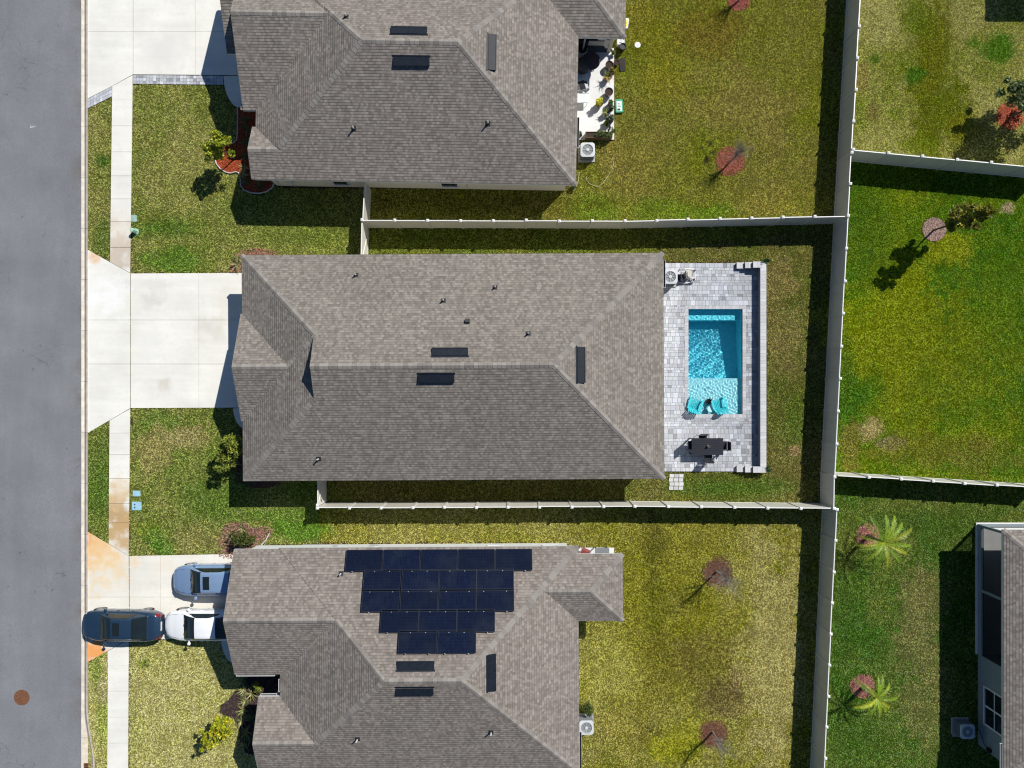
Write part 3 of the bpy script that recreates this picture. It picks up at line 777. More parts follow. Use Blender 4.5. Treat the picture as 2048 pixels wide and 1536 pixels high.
# pavers
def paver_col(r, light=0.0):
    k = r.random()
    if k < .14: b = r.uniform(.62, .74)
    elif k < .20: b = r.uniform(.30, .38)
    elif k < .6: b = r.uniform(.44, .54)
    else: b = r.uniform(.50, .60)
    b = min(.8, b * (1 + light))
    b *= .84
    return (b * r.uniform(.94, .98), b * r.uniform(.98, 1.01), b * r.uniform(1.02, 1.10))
def paver_strip(name, poly, label):
    m_ = MB(); a, b, c, d = [Vector((*p, 0)) for p in poly]      # a->b along the strip, d->c opposite edge
    n = int((b - a).length / .2); rows = 3
    for i in range(n):
        for j in range(rows):
            o = .5 * (j % 2)
            def pt(u, v_): return a.lerp(b, u).lerp(d.lerp(c, u), v_)
            u0, u1 = (i + .03) / n, (i + .97) / n; v0, v1 = (j + .03) / rows, (j + .97) / rows
            z = .024 + R.uniform(-.002, .002)
            m_.face([(*pt(u0, v0).xy, z), (*pt(u1, v0).xy, z), (*pt(u1, v1).xy, z), (*pt(u0, v1).xy, z)], 0, paver_col(R, .12))
    m_.face([(p[0], p[1], .012) for p in poly], 1)
    return tag(m_.build(name, [M['paver'], M['joint']]), label, 'paving', kind='structure')
paver_strip('paver_strip', strip_top, 'grey paver strip along the top driveway')
paver_strip('paver_strip', [strip_diag[3], strip_diag[0], strip_diag[1], strip_diag[2]], 'slanting grey paver strip between kerb and sidewalk')

# ------------------------------------------------------------------ beds and mulch
def mulch_mesh(m_, poly, col, n, z=0.03, size=.05, fuzzy=False):
    ps = np.array(poly); x0, y0 = ps.min(0); x1, y1 = ps.max(0)
    if fuzzy:
        cx_, cy_ = ps.mean(0); grow = [(cx_ + (p[0] - cx_) * 1.12, cy_ + (p[1] - cy_) * 1.12) for p in poly]; base = [(cx_ + (p[0] - cx_) * .82, cy_ + (p[1] - cy_) * .82) for p in poly]
        m_.face([(p[0], p[1], z) for p in base], 0, tuple(q * .6 for q in col)); poly = grow
        x0, y0 = np.array(poly).min(0); x1, y1 = np.array(poly).max(0)
    else: m_.face([(p[0], p[1], z) for p in poly], 0, tuple(q * .6 for q in col))
    rs = np.random.RandomState(len(poly) + n)
    X = rs.uniform(x0, x1, n * 3); Y = rs.uniform(y0, y1, n * 3); ok = inpoly(X, Y, poly); X, Y = X[ok][:n], Y[ok][:n]
    for a, b in zip(X, Y):
        t = R.uniform(0, 6.28); L_ = R.uniform(.5, 1.4) * size; w_ = size * R.uniform(.2, .4); k = R.uniform(.4, 1.7)
        c = tuple(min(.8, q * k * R.uniform(.85, 1.15)) for q in col); u = (math.cos(t) * L_, math.sin(t) * L_); v_ = (-math.sin(t) * w_, math.cos(t) * w_)
        h = R.uniform(.004, .03)
        m_.face([(a - u[0] - v_[0], b - u[1] - v_[1], z + .003), (a + u[0] - v_[0], b + u[1] - v_[1], z + h), (a + u[0] + v_[0], b + u[1] + v_[1], z + h + .01), (a - u[0] + v_[0], b - u[1] + v_[1], z + .006)], 0, c)
for poly, col, lab, n in ((bed_top, (0.40, 0.085, 0.035), 'red mulch planting bed in front of the top house', 2600), (bed_mid, (0.16, 0.085, 0.06), 'dark mulch planting bed in front of the middle house', 1500),
                          (bed_mid_n, (0.30, 0.16, 0.10), 'tan mulch bed at the upper front corner of the middle house', 700), (bed_bot, (0.075, 0.052, 0.05), 'dark mulch bed in front of the bottom house', 2000), (bed_bot_n, (0.27, 0.15, 0.11), 'pinkish mulch bed at the upper front corner of the bottom house', 1400)):
    m_ = MB(); mulch_mesh(m_, poly, col, n, fuzzy=poly in (bed_mid_n, bed_bot_n))
    tag(m_.build('mulch_bed', M['mulch']), lab, 'mulch bed', kind='structure')
for (px, py, r, col, lab, dens) in RINGS:
    c = XY(px, py); m_ = MB()
    poly = [(c[0] + r * R.uniform(.9, 1.06) * math.cos(t), c[1] + r * R.uniform(.9, 1.06) * math.sin(t)) for t in [2 * math.pi * k / 22 for k in range(22)]]
    if 'neat' in lab: poly = circ(c, r, 28)
    mulch_mesh(m_, poly, col, int(950 * dens), 0.022, .045, fuzzy='neat' not in lab)
    tag(m_.build('mulch_ring', M['mulch'], off=None), lab, 'mulch ring')
# edging around the red bed
m_ = MB()
ed = [XY(*q) for q in ((475.5, 216), (475.5, 262), (474, 280), (466, 287), (458, 289))]
m_.tube([(p[0], p[1], .05) for p in ed], .035, n=6)
ed2 = [XY(*q) for q in ((430, 308), (430, 316), (433, 328), (441, 338), (452, 345), (462, 347), (472, 344), (478, 346), (481, 358), (482, 372), (489, 381), (503, 386), (520, 387), (535, 383), (545, 375), (548, 367))]
m_.tube([(p[0], p[1], .05) for p in ed2], .038, n=6)
tag(m_.build('garden_edging', M['edging'], smooth=True), 'pale curved edging strip around the red mulch bed', 'edging')

# ------------------------------------------------------------------ houses
def uvface(m_, pts, m=0):
    a, b, c = Vector(pts[0]), Vector(pts[1]), Vector(pts[2])
    n = (b - a).cross(c - a).normalized()
    if n.z < 0: n = -n
    h = math.hypot(n.x, n.y)
    u = Vector((0, 0, 1)).cross(n).normalized() if h > 1e-4 else Vector((1, 0, 0))
    seed = round(n.x * 7.3 + n.y * 13.1, 2)
    m_.face(pts, m, (1, 1, 1), [(Vector(p).dot(u) + seed, (p[2] - ZE) / max(h, .05)) for p in pts])

def roof_block(m_, x0, x1, y0, y1, west='hip', east='hip', ze=ZE, p=PITCH, dutch=None, over=0.0):
    """hip / gable roof volume, ridge along x.  materials: 0 shingle 1 fascia 2 soffit 3 siding"""
    hw = (y1 - y0) / 2; yc = (y0 + y1) / 2; zr = ze + p * hw
    xa = x0 + hw if west == 'hip' else x0; xb = x1 - hw if east == 'hip' else x1
    sp = [(x0, y0, ze), (x1, y0, ze), (xb, yc, zr)]; npz = [(x1, y1, ze), (x0, y1, ze)]
    if dutch:
        d = dutch - x0; zb = ze + p * d
        S_, N_ = (dutch, y0 + d, zb), (dutch, y1 - d, zb)
        o = dutch - over; top = (o, yc, zr)
        So, No = (o, y0 + d, zb), (o, y1 - d, zb)
        uvface(m_, [(x0, y0, ze), (x1, y0, ze), (xb, yc, zr), top, So, S_]); uvface(m_, [(x1, y1, ze), (x0, y1, ze), N_, No, top, (xb, yc, zr)])
        uvface(m_, [(x0, y1, ze), (x0, y0, ze), S_, N_])
        m_.face([(dutch, y1 - d, zb), (dutch, y0 + d, zb), (dutch, yc, zr - .02)], 3)
        for e0, e1 in ((So, top), (top, No)):
            m_.face([e0, e1, (e1[0], e1[1], e1[2] - .16), (e0[0], e0[1], e0[2] - .16)], 1)
    else:
        uvface(m_, sp + ([(xa, yc, zr)])); uvface(m_, npz + [(xa, yc, zr), (xb, yc, zr)])
        if west == 'hip': uvface(m_, [(x0, y1, ze), (x0, y0, ze), (xa, yc, zr)])
        else: m_.face([(x0, y1, ze), (x0, y0, ze), (x0, yc, zr)], 3)
    if east == 'hip': uvface(m_, [(x1, y0, ze), (x1, y1, ze), (xb, yc, zr)])
    else: m_.face([(x1, y0, ze), (x1, y1, ze), (x1, yc, zr)], 3)
    b = ze - .16; i = .012
    c = [(x0, y0), (x1, y0), (x1, y1), (x0, y1)]
    for k in range(4):
        p_, q = c[k], c[(k + 1) % 4]
        m_.face([(p_[0], p_[1], b), (q[0], q[1], b), (q[0], q[1], ze), (p_[0], p_[1], ze)], 1)
    m_.face([(x0, y1, b), (x1, y1, b), (x1, y0, b), (x0, y0, b)], 2)
    if west == 'gable':      # rake boards
        for e0, e1 in (((x0, y0, ze), (x0, yc, zr)), ((x0, yc, zr), (x0, y1, ze))):
            m_.face([(e0[0] - .012, e0[1], e0[2] - .16), (e1[0] - .012, e1[1], e1[2] - .16), (e1[0] - .012, e1[1], e1[2] - .004), (e0[0] - .012, e0[1], e0[2] - .004)], 1)

def caps(m_, segs, par=None, off=None):
    """overlapping cap shingles on hips and ridges; seg = (a, b, drop per metre to each side)"""
    for a, b, drop in segs:
        a, b = Vector(a), Vector(b); L_ = (b - a).length
        if L_ < .1: continue
        m_ = MB()
        d = (b - a) / L_; s_ = Vector((-d.y, d.x, 0)).normalized(); n = max(1, int(L_ / .24)); k = L_ / n; up = Vector((0, 0, 1)); wd = .15
        for i in range(n):
            p0, p1 = a + d * (i * k), a + d * ((i + 1) * k + .03)
            t = R.choice((R.uniform(.19, .23), R.uniform(.23, .27), R.uniform(.26, .30)))
            col = (t * 1.03, t * .945, t * .85); j0, j1 = .024, .012
            for sd in (1, -1):
                e0 = p0 + s_ * sd * wd - up * (drop * wd); e1 = p1 + s_ * sd * wd - up * (drop * wd)
                q = [p0 + up * j0, e0 + up * (j0 - .006), e1 + up * (j1 - .006), p1 + up * j1]
                m_.face(q if sd < 0 else q[::-1], 0, col)
            m_.face([p0 + s_ * wd - up * (drop * wd) + up * j0, p0 + up * j0, p0 - s_ * wd - up * (drop * wd) + up * j0, p0 - s_ * wd - up * (drop * wd - .004), p0 + up * .004, p0 + s_ * wd - up * (drop * wd - .004)], 0, tuple(q * .75 for q in col))
        m_.build('ridge_cap', M['cap'], par, off=off)
HIPD, RIDGED = PITCH / math.sqrt(2), PITCH

def plane_z(kind, edge, x, y):
    return ZE + PITCH * {'N': edge - y, 'S': y - edge, 'E': edge - x, 'W': x - edge}[kind]
def on_roof(px, py, kind, edge, lift=0.0):
    z = 4.0
    for _ in range(30):
        v = P(px, py, z + lift); z = 0.5 * z + 0.5 * plane_z(kind, edge, v.x, v.y)
    v = P(px, py, z + lift); return Vector((v.x, v.y, plane_z(kind, edge, v.x, v.y)))
def roof_frame(kind, o):
    a = math.atan(PITCH); rz = {'S': 0, 'E': math.pi / 2, 'N': math.pi, 'W': -math.pi / 2}[kind]
    return Matrix.Translation(o) @ Matrix.Rotation(rz, 4, 'Z') @ Matrix.Rotation(a, 4, 'X')    # local x along eave, y up slope, z out

def roof_vent(par, off, px, py, kind, edge, L_=1.9):
    o = on_roof(px, py, kind, edge, .08); m_ = MB(); m_.T = roof_frame(kind, o)
    h = L_ / 2; up, dn = .21, -.21
    m_.face([(-h, dn, .13), (h, dn, .13), (h, up, .035), (-h, up, .035)])
    m_.face([(-h, dn, .02), (h, dn, .02), (h, dn, .13), (-h, dn, .13)])
    m_.face([(-h, up, .0), (-h, dn, .02), (-h, dn, .13), (-h, up, .035)]); m_.face([(h, dn, .02), (h, up, .0), (h, up, .035), (h, dn, .13)])
    m_.face([(-h - .06, up + .1, .012), (-h - .06, up, .012), (h + .06, up, .012), (h + .06, up + .1, .012)])
    m_.face([(-h + .02, dn + .06, .1308), (-h + .02, dn + .05, .134), (h - .02, dn + .05, .134), (h - .02, dn + .06, .1308)])
    return m_.build('roof_vent', M['black_metal'], par, off=off)
def pipe_vent(par, off, px, py, kind, edge, box=False):
    o = on_roof(px, py, kind, edge, .15); m_ = MB(); m_.T = roof_frame(kind, o)
    m_.box(-.13, .13, -.12, .15, .004, .018)
    if box:
        m_.box(-.12, .12, -.1, .1, .018, .15)
        return m_.build('exhaust_vent', M['boot'], par, off=off)
    m_.T = Matrix.Translation(o)
    m_.lathe([(.085, -.03), (.06, .12)], n=10)
    b = m_.build('pipe_vent', M['boot'], par, off=off)
    m_ = MB(); m_.T = Matrix.Translation(o)
    m_.lathe([(.042, .10), (.042, .34), (.03, .345), (.03, .2)], n=10)
    m_.build('pipe', M['pipe'], b, off=off)
    return b
def gutter(par, off, x0, x1, y0, y1, z1=ZE - .02):
    m_ = MB(); t = .009
    m_.box(x0, x1, y0, y1, z1 - .12, z1 - .10, 1)
    m_.box(x0, x0 + t, y0, y1, z1 - .10, z1); m_.box(x1 - t, x1, y0, y1, z1 - .10, z1)
    m_.box(x0 + t, x1 - t, y0, y0 + t, z1 - .10, z1 - .002); m_.box(x0 + t, x1 - t, y1 - t, y1, z1 - .10, z1 - .002)
    return m_.build('gutter', [M['fascia'], M['dark']], par, off=off)
def walls(par, off, rects, mat, h=2.64):
    m_ = MB()
    for i, (x0, x1, y0, y1) in enumerate(rects): m_.box(x0, x1, y0, y1, -.05, h - .002 * i, bottom=False)
    return m_.build('wall', mat, par, off=off)
def window(par, off, axis, c, a0, a1, z0, z1, side, mull_v=1, mull_h=1):
    """window in a wall plane; axis 'x' = wall runs along x at y=c, 'y' = along y at x=c; side = outward sign"""
    def bx(m_, u0, u1, z0_, z1_, d0, d1):
        lo, hi = sorted((c + side * d0, c + side * d1))
        if axis == 'x': m_.box(u0, u1, lo, hi, z0_, z1_)
        else: m_.box(lo, hi, u0, u1, z0_, z1_)
    m_ = MB(); t = .09
    bx(m_, a0 - t, a1 + t, z1, z1 + t, -.02, .05); bx(m_, a0 - t, a1 + t, z0 - t, z0, -.02, .07)
    bx(m_, a0 - t, a0, z0, z1, -.02, .05); bx(m_, a1, a1 + t, z0, z1, -.02, .05)
    for k in range(1, mull_v + 1):
        u = a0 + (a1 - a0) * k / (mull_v + 1); bx(m_, u - .05, u + .05, z0, z1, -.01, .035)
    for k in range(1, mull_h + 1):
        q = z0 + (z1 - z0) * k / (mull_h + 1); bx(m_, a0, a1, q - .03, q + .03, -.01, .032)
    f = m_.build('window', M['frame'], par, off=off)
    g = MB(); bx(g, a0, a1, z0, z1, -.02, .012); g.build('pane', M['glass'], f, off=off)
    return f
def garage_door(par, off, x, y0, y1):
    m_ = MB(); n, r = 4, 4
    m_.box(x - .03, x + .02, y0, y1, .02, 2.15)
    for i in range(r):
        for j in range(8):
            a = y0 + (y1 - y0) * (j + .12) / 8; b = y0 + (y1 - y0) * (j + .88) / 8
            m_.box(x - .045, x - .03, a, b, .02 + 2.13 * (i + .14) / r, .02 + 2.13 * (i + .86) / r)
    return m_.build('garage_door', M['frame'], par, off=off)
def front_door(par, off, x, y0, y1):
    m_ = MB(); m_.box(x - .03, x + .02, y0, y1, .05, 2.1)
    for q in (.25, 1.1): m_.box(x - .045, x - .03, y0 + .15, y1 - .15, q, q + .75)
    d = m_.build('front_door', M['black_metal'], par, off=off)
    h = MB(); h.box(x - .09, x - .045, y0 + .06, y0 + .1, 1.0, 1.12); h.build('handle', M['chrome'], d, off=off)
    return d

# ---- middle house
def house_mid():
    off = (-3, 1.2, 0)
    h = empty('house', off, label='single storey house in the middle with a plain shingle roof and a pool behind it', cat='house', rz=math.radians(.33))
    x0, x1, y0, y1 = -15.2, 8.38, -5.15, 7.5
    m_ = MB(); roof_block(m_, x0, x1, y0, y1, dutch=-10.5, over=.12)
    roof_block(m_, -15.26, -8, -1.80, 4.22, west='gable')
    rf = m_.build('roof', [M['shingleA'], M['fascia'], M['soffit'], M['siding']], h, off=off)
    yc, hw = (y0 + y1) / 2, (y1 - y0) / 2; zr = ZE + PITCH * hw
    d = 4.7; zb = ZE + PITCH * d
    c = MB()
    caps(c, [((x0, y1, ZE), (-10.5, y1 - d, zb), HIPD), ((x0 + .3, y0 + .3, ZE + .12), (-10.5, y0 + d, zb), HIPD), ((-10.62, yc, zr), (x1 - hw, yc, zr), RIDGED),
             ((x1, y1, ZE), (x1 - hw, yc, zr), HIPD), ((x1, y0, ZE), (x1 - hw, yc, zr), HIPD),
             ((-15.26, 1.21, ZE + PITCH * 3.01), (-12.15, 1.21, ZE + PITCH * 3.01), RIDGED), ((-12.2, 1.21, ZE + PITCH * 3.0), (-10.5, 2.8, zb), 0.02)], rf, off)
    walls(h, off, W_MID, M['cream_wall'])
    for px, py, k, e in ((900, 704, 'N', y1), (872, 756, 'S', y0), (1162, 731, 'E', x1)): roof_vent(h, off, px, py, k, e)
    for px, py in ((712, 548), (887, 600), (991, 574), (1057, 667)): pipe_vent(h, off, px, py, 'N', y1)
    pipe_vent(h, off, 635, 917, 'S', y0); pipe_vent(h, off, 935, 643, 'N', y1, True)
    gutter(h, off, x0 + .28, x0 + .40, -5.1, -2.0); gutter(h, off, x1 + .003, x1 + .13, 5.55, 7.1)
    garage_door(h, off, -14.78, -1.1, 3.5); front_door(h, off, -14.6, -2.9, -1.9)
    for a in (-9, -2.5, 3): window(h, off, 'x', -4.70, a, a + .9, 1.0, 2.1, -1, 0, 1); window(h, off, 'x', 7.05, a, a + .9, 1.0, 2.1, 1, 0, 1)
    window(h, off, 'y', 7.93, -1, 1.8, .1, 2.1, 1, 1, 0); window(h, off, 'y', 7.93, -4.2, -2.6, .9, 2.1, 1, 1, 0)
house_mid()

# ---- top house
def house_top():
    off = (-5, 18, 0)
    h = empty('house', off, label='house at the top of the photo with a white patio full of pot plants', cat='house', rz=math.radians(-1.0))
    x0, x1, y0, y1 = -14.4, 3.58, 11.5, 24.5
    m_ = MB(); roof_block(m_, x0, x1, y0, y1)
    roof_block(m_, -15.1, -7.5, 15.35, 24.3, west='gable', east='gable')
    roof_block(m_, -14.57, -11.5, 11.53, 14.45, west='gable', east='gable')
    roof_block(m_, -2.0, 6.2, 19.77, 24.35)
    roof_block(m_, -16.05, -11.0, 18.5, 24.22, west='gable', east='gable')
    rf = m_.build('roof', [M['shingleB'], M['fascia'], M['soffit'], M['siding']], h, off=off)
    yc, hw = 18.0, 6.5; zr = ZE + PITCH * hw
    g1y, g1z = 19.825, ZE + PITCH * 4.475; t = 4.62
    m1y, m1z = 12.99, ZE + PITCH * 1.46
    pd = 2.29
    c = MB()
    caps(c, [((x0 + hw, yc, zr), (x1 - hw, yc, zr), RIDGED), ((x1, y0, ZE), (x1 - hw, yc, zr), HIPD), ((x1, y1, ZE), (x1 - hw, yc, zr), HIPD),
             ((-15.1, g1y, g1z), (x0 + 4.5, g1y, g1z), RIDGED), ((x0 + t, y1 - t, ZE + PITCH * t), (x0 + hw, yc, zr), HIPD),
             ((x0 + 1.55, y0 + 1.55, ZE + PITCH * 1.55), (x0 + hw, yc, zr), HIPD), ((-14.57, m1y, m1z), (x0 + 1.6, m1y, m1z), RIDGED),
             ((6.2, 19.77, ZE), (6.2 - pd, 19.77 + pd, ZE + PITCH * pd), HIPD), ((6.2, 24.35, ZE), (6.2 - pd, 24.35 - pd, ZE + PITCH * pd), HIPD), ((2.0, 19.77 + pd, ZE + PITCH * pd), (6.2 - pd, 19.77 + pd, ZE + PITCH * pd), RIDGED)], rf, off)
    walls(h, off, W_TOP, M['cream_wall'])
    for px, py, k, e in ((817, 61, 'N', y1), (823, 122, 'S', y0), (984, 101, 'E', x1)): roof_vent(h, off, px, py, k, e)
    pipe_vent(h, off, 690, 33, 'N', y1); pipe_vent(h, off, 709, 258, 'S', y0); pipe_vent(h, off, 978, 243, 'S', y0)
    gutter(h, off, x1 + .003, x1 + .13, 13.6, 15.3); gutter(h, off, -15.24, -15.13, 15.4, 15.75)
    garage_door(h, off, -14.75, 17.2, 22.4); front_door(h, off, -13.95, 14.3, 15.3)
    for px0, px1 in ((664, 692), (884, 916)):
        a, b = XY(px0, 0, 1.7)[0], XY(px1, 0, 1.7)[0]
        window(h, off, 'x', 11.95, a, b, .55, 2.15, -1, 0, 0)
    # dark sliding door to the porch
    m_ = MB(); m_.box(3.35, 5.5, 20.22, 20.27, .12, 2.2); d = m_.build('patio_door', M['glass'], h, off=off)
    m_ = MB(); m_.box(4.0, 4.1, 20.19, 20.22, .12, 2.2); m_.box(4.3, 5.2, 20.19, 20.22, 1.0, 1.5); m_.build('door_frame', M['siding'], d, off=off)
    # meter boxes on the side wall
    for px, z0, z1, w_ in ((552, 1.2, 1.75, .32), (580, 1.0, 1.6, .42), (937, 1.6, 1.8, .22)):
        x = XY(px, 0, 1.4)[0]; m_ = MB(); m_.rbox(x - w_ / 2, x + w_ / 2, 11.82, 11.949, z0, z1, .03); m_.tube([(x, 11.90, z0), (x, 11.92, .05)], .022, n=6)
        m_.build('meter_box', M['acbody'], h, off=off)
house_top()

# ---- bottom house
def house_bot():
    off = (-5, -15, 0)
    h = empty('house', off, label='house at the bottom of the photo with solar panels on its roof', cat='house', rz=math.radians(.35))
    x0, x1, y0, y1 = -13.1, 3.63, -21.6, -8.9
    m_ = MB(); roof_block(m_, x0, x1, y0, y1)
    roof_block(m_, -15.62, -7.5, -15.97, -8.96, west='gable', east='gable')
    roof_block(m_, -14.3, -10.3, -21.57, -17.2, west='gable', east='gable')
    roof_block(m_, -2.0, 6.12, -13.1, -9.34)
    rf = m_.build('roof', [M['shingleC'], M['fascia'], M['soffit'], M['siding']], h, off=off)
    hw = 6.35; yc = -15.25; zr = ZE + PITCH * hw
    g = 3.505; gy, gz = -12.465, ZE + PITCH * g
    mh = 2.185; my, mz = -19.385, ZE + PITCH * mh
    pd = 1.88; py_, pz = -11.22, ZE + PITCH * pd
    c = MB()
    caps(c, [((x0 + hw, yc, zr), (x1 - hw, yc, zr), RIDGED), ((x1, y0, ZE), (x1 - hw, yc, zr), HIPD), ((x1, y1, ZE), (x1 - hw, yc, zr), HIPD),
             ((-15.62, gy, gz), (x0 + 3.5, gy, gz), RIDGED), ((x0 + 3.55, y1 - 3.55, ZE + PITCH * 3.55), (x0 + hw, yc, zr), HIPD),
             ((x0 + 2.2, y0 + 2.2, ZE + PITCH * 2.2), (x0 + hw, yc, zr), HIPD), ((-14.3, my, mz), (x0 + 2.2, my, mz), RIDGED),
             ((6.12, -13.1, ZE), (6.12 - pd, py_, pz), HIPD), ((6.12, -9.34, ZE), (6.12 - pd, py_, pz), HIPD), ((1.4, py_, pz), (6.12 - pd, py_, pz), RIDGED)], rf, off)
    walls(h, off, W_BOT, M['white_wall'])
    for px, py, k, e in ((831, 1332, 'N', y1), (829, 1383, 'S', y0), (983, 1347, 'E', x1)): roof_vent(h, off, px, py, k, e, 1.95)
    pipe_vent(h, off, 682, 1147, 'N', y1); pipe_vent(h, off, 713, 1480, 'S', y0); pipe_vent(h, off, 981, 1468, 'S', y0)
    gutter(h, off, -15.55, -13.4, -16.07, -15.98); gutter(h, off, -13.19, -13.11, -16.95, -16.25); gutter(h, off, -14.2, -13.3, -17.19, -17.07)
    gutter(h, off, x1 + .003, x1 + .13, -21.5, -19.3)
    garage_door(h, off, -15.35, -15.1, -10.0); front_door(h, off, -12.65, -17.3, -16.4)
    for px0, px1 in ((978, 1004), (1090, 1116)):
        a, b = XY(px0, 0, 1.7)[0], XY(px1, 0, 1.7)[0]
        window(h, off, 'x', -9.33, a, b, .7, 2.15, 1, 0, 0)
    # meters and conduit on the side wall
    m_ = MB()
    for px, z0, z1, w_ in ((745, .9, 1.5, .35), (755, 1.0, 1.35, .22), (672, 1.0, 1.6, .3)):
        x = XY(px, 0, 1.2)[0]; m_.rbox(x - w_ / 2, x + w_ / 2, -9.328, -9.14, z0, z1, .03)
    m_.tube([(XY(672, 0, 1.2)[0], -9.29, 1.1), (XY(740, 0, 1.2)[0], -9.29, 1.1)], .025, n=6)
    m_.build('meter_box', M['acbody'], h, off=off)
    # solar array: one master panel, copied row by row
    def panel(px, py, first=None):
        o = on_roof(px, py, 'N', y1, .14); T_ = roof_frame('N', o + Vector((0, PITCH * .13, .13)).normalized() * .14)
        loc = T_.translation - Vector(off)
        if first is None:
            a, b = .995, .565; m_ = MB()
            m_.face([(-a, -b, .02), (a, -b, .02), (a, b, .02), (-a, b, .02)], 0, (1, 1, 1), [(0, 0), (2 * a, 0), (2 * a, 2 * b), (0, 2 * b)])
            m_.face([(-a, -b, -.02), (-a, b, -.02), (a, b, -.02), (a, -b, -.02)], 1)
            o_ = m_.build('solar_panel', [M['pv'], M['pvframe']], h)
            f = MB(); t = .022
            f.box(-a - t, a + t, -b - t, -b, -.02, .026); f.box(-a - t, a + t, b, b + t, -.02, .026); f.box(-a - t, -a, -b, b, -.02, .026); f.box(a, a + t, -b, b, -.02, .026)
            f.build('panel_frame', M['pvframe'], o_)
            f = MB()
            for u in (-.62, .62): f.box(u - .022, u + .022, b + t, b + t + .03, -.03, .03); f.box(u - .03, u + .03, b - .3, b + .05, -.13, -.04)
            f.build('mounting_clamp', M['alu'], o_)
        else:
            o_ = copy_tree(first, h)
        o_.location = loc; o_.rotation_euler = T_.to_euler()
        return o_
    rows = [(1122.5, [729.5, 804, 879, 953.5, 1029]), (1163, [765, 841.5, 917, 991.5]), (1203, [762, 839, 915.5, 991.5]), (1244, [799.5, 876, 952.5]), (1286, [835.5, 914])]
    first = None
    for yy_, xs_ in rows:
        for x in xs_:
            p = panel(x, yy_, first); first = first or p
house_bot()

# ---- right house
def house_right():
    off = (34, -15, 0)
    h = empty('house', off, label='house at the right edge with a screened porch facing the lawn', cat='house')
    x0, x1, y0, y1 = 27.36, 44, -21.75, -7.94
    m_ = MB(); roof_block(m_, x0, x1, y0, y1)
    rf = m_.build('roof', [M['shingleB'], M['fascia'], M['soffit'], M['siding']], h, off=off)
    hw = (y1 - y0) / 2; yc = (y0 + y1) / 2; zr = ZE + PITCH * hw
    c = MB(); caps(c, [((x0, y0, ZE), (x0 + hw, yc, zr), HIPD), ((x0, y1, ZE), (x0 + hw, yc, zr), HIPD), ((x0 + hw, yc, zr), (x1 - hw, yc, zr), RIDGED)], rf, off)
    walls(h, off, W_RIGHT, M['grey_wall'])
    m_ = MB(); m_.box(27.62, 31.2, -15.9, -8.05, -.05, .09); m_.build('porch_floor', M['patio'], h, off=off)
    m_ = MB()
    m_.box(27.70, 27.85, -15.9, -8.12, .09, .42); m_.box(27.85, 31.2, -8.27, -8.12, .09, .2)
    m_.box(27.72, 27.86, -8.28, -8.14, .42, 2.64); m_.box(27.72, 27.86, -12.1, -11.95, .42, 2.64)
    m_.box(27.73, 27.85, -15.9, -8.28, 2.45, 2.636); m_.box(27.86, 31.2, -8.28, -8.15, 2.45, 2.636)
    m_.build('porch_frame', M['grey_wall'], h, off=off)  # white frame coloured grey, its shade under the eave put into the colour
    m_ = MB(); m_.face([(27.79, -15.9, .42), (27.79, -8.2, .42), (27.79, -8.2, 2.45), (27.79, -15.9, 2.45)])
    m_.build('porch_screen', M['screen'], h, off=off)
    m_ = MB(); m_.box(31.14, 31.19, -14.6, -10.2, .09, 2.15); m_.build('patio_door', M['glass'], h, off=off)
    window(h, off, 'y', 27.77, -19.75, -17.65, .68, 2.3, -1, 1, 1)
    m_ = MB(); m_.box(27.62, 27.769, -21.2, -21.0, .95, 1.25)
    m_.tube([(27.68, -21.1, .98), (27.66, -20.9, .7), (27.66, -20.4, .35), (27.5, -20.2, .3)], .02, n=6); m_.build('disconnect_box', M['black_metal'], h, off=off)
    gutter(h, off, x0 - .14, x0 - .003, -21.6, -19.9)
house_right()

# ---- house beyond the top right corner, seen only through its shadow on the lawn
def house_far():
    off = (37, 30, 0)
    h = empty('house', off, label='house beyond the top right corner whose shadow lies on the lawn', cat='house')
    m_ = MB(); roof_block(m_, 30.1, 45, 23.85, 37)
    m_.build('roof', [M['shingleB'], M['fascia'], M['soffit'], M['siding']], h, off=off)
    walls(h, off, [(30.5, 44.6, 24.3, 36.6)], M['cream_wall'])
house_far()

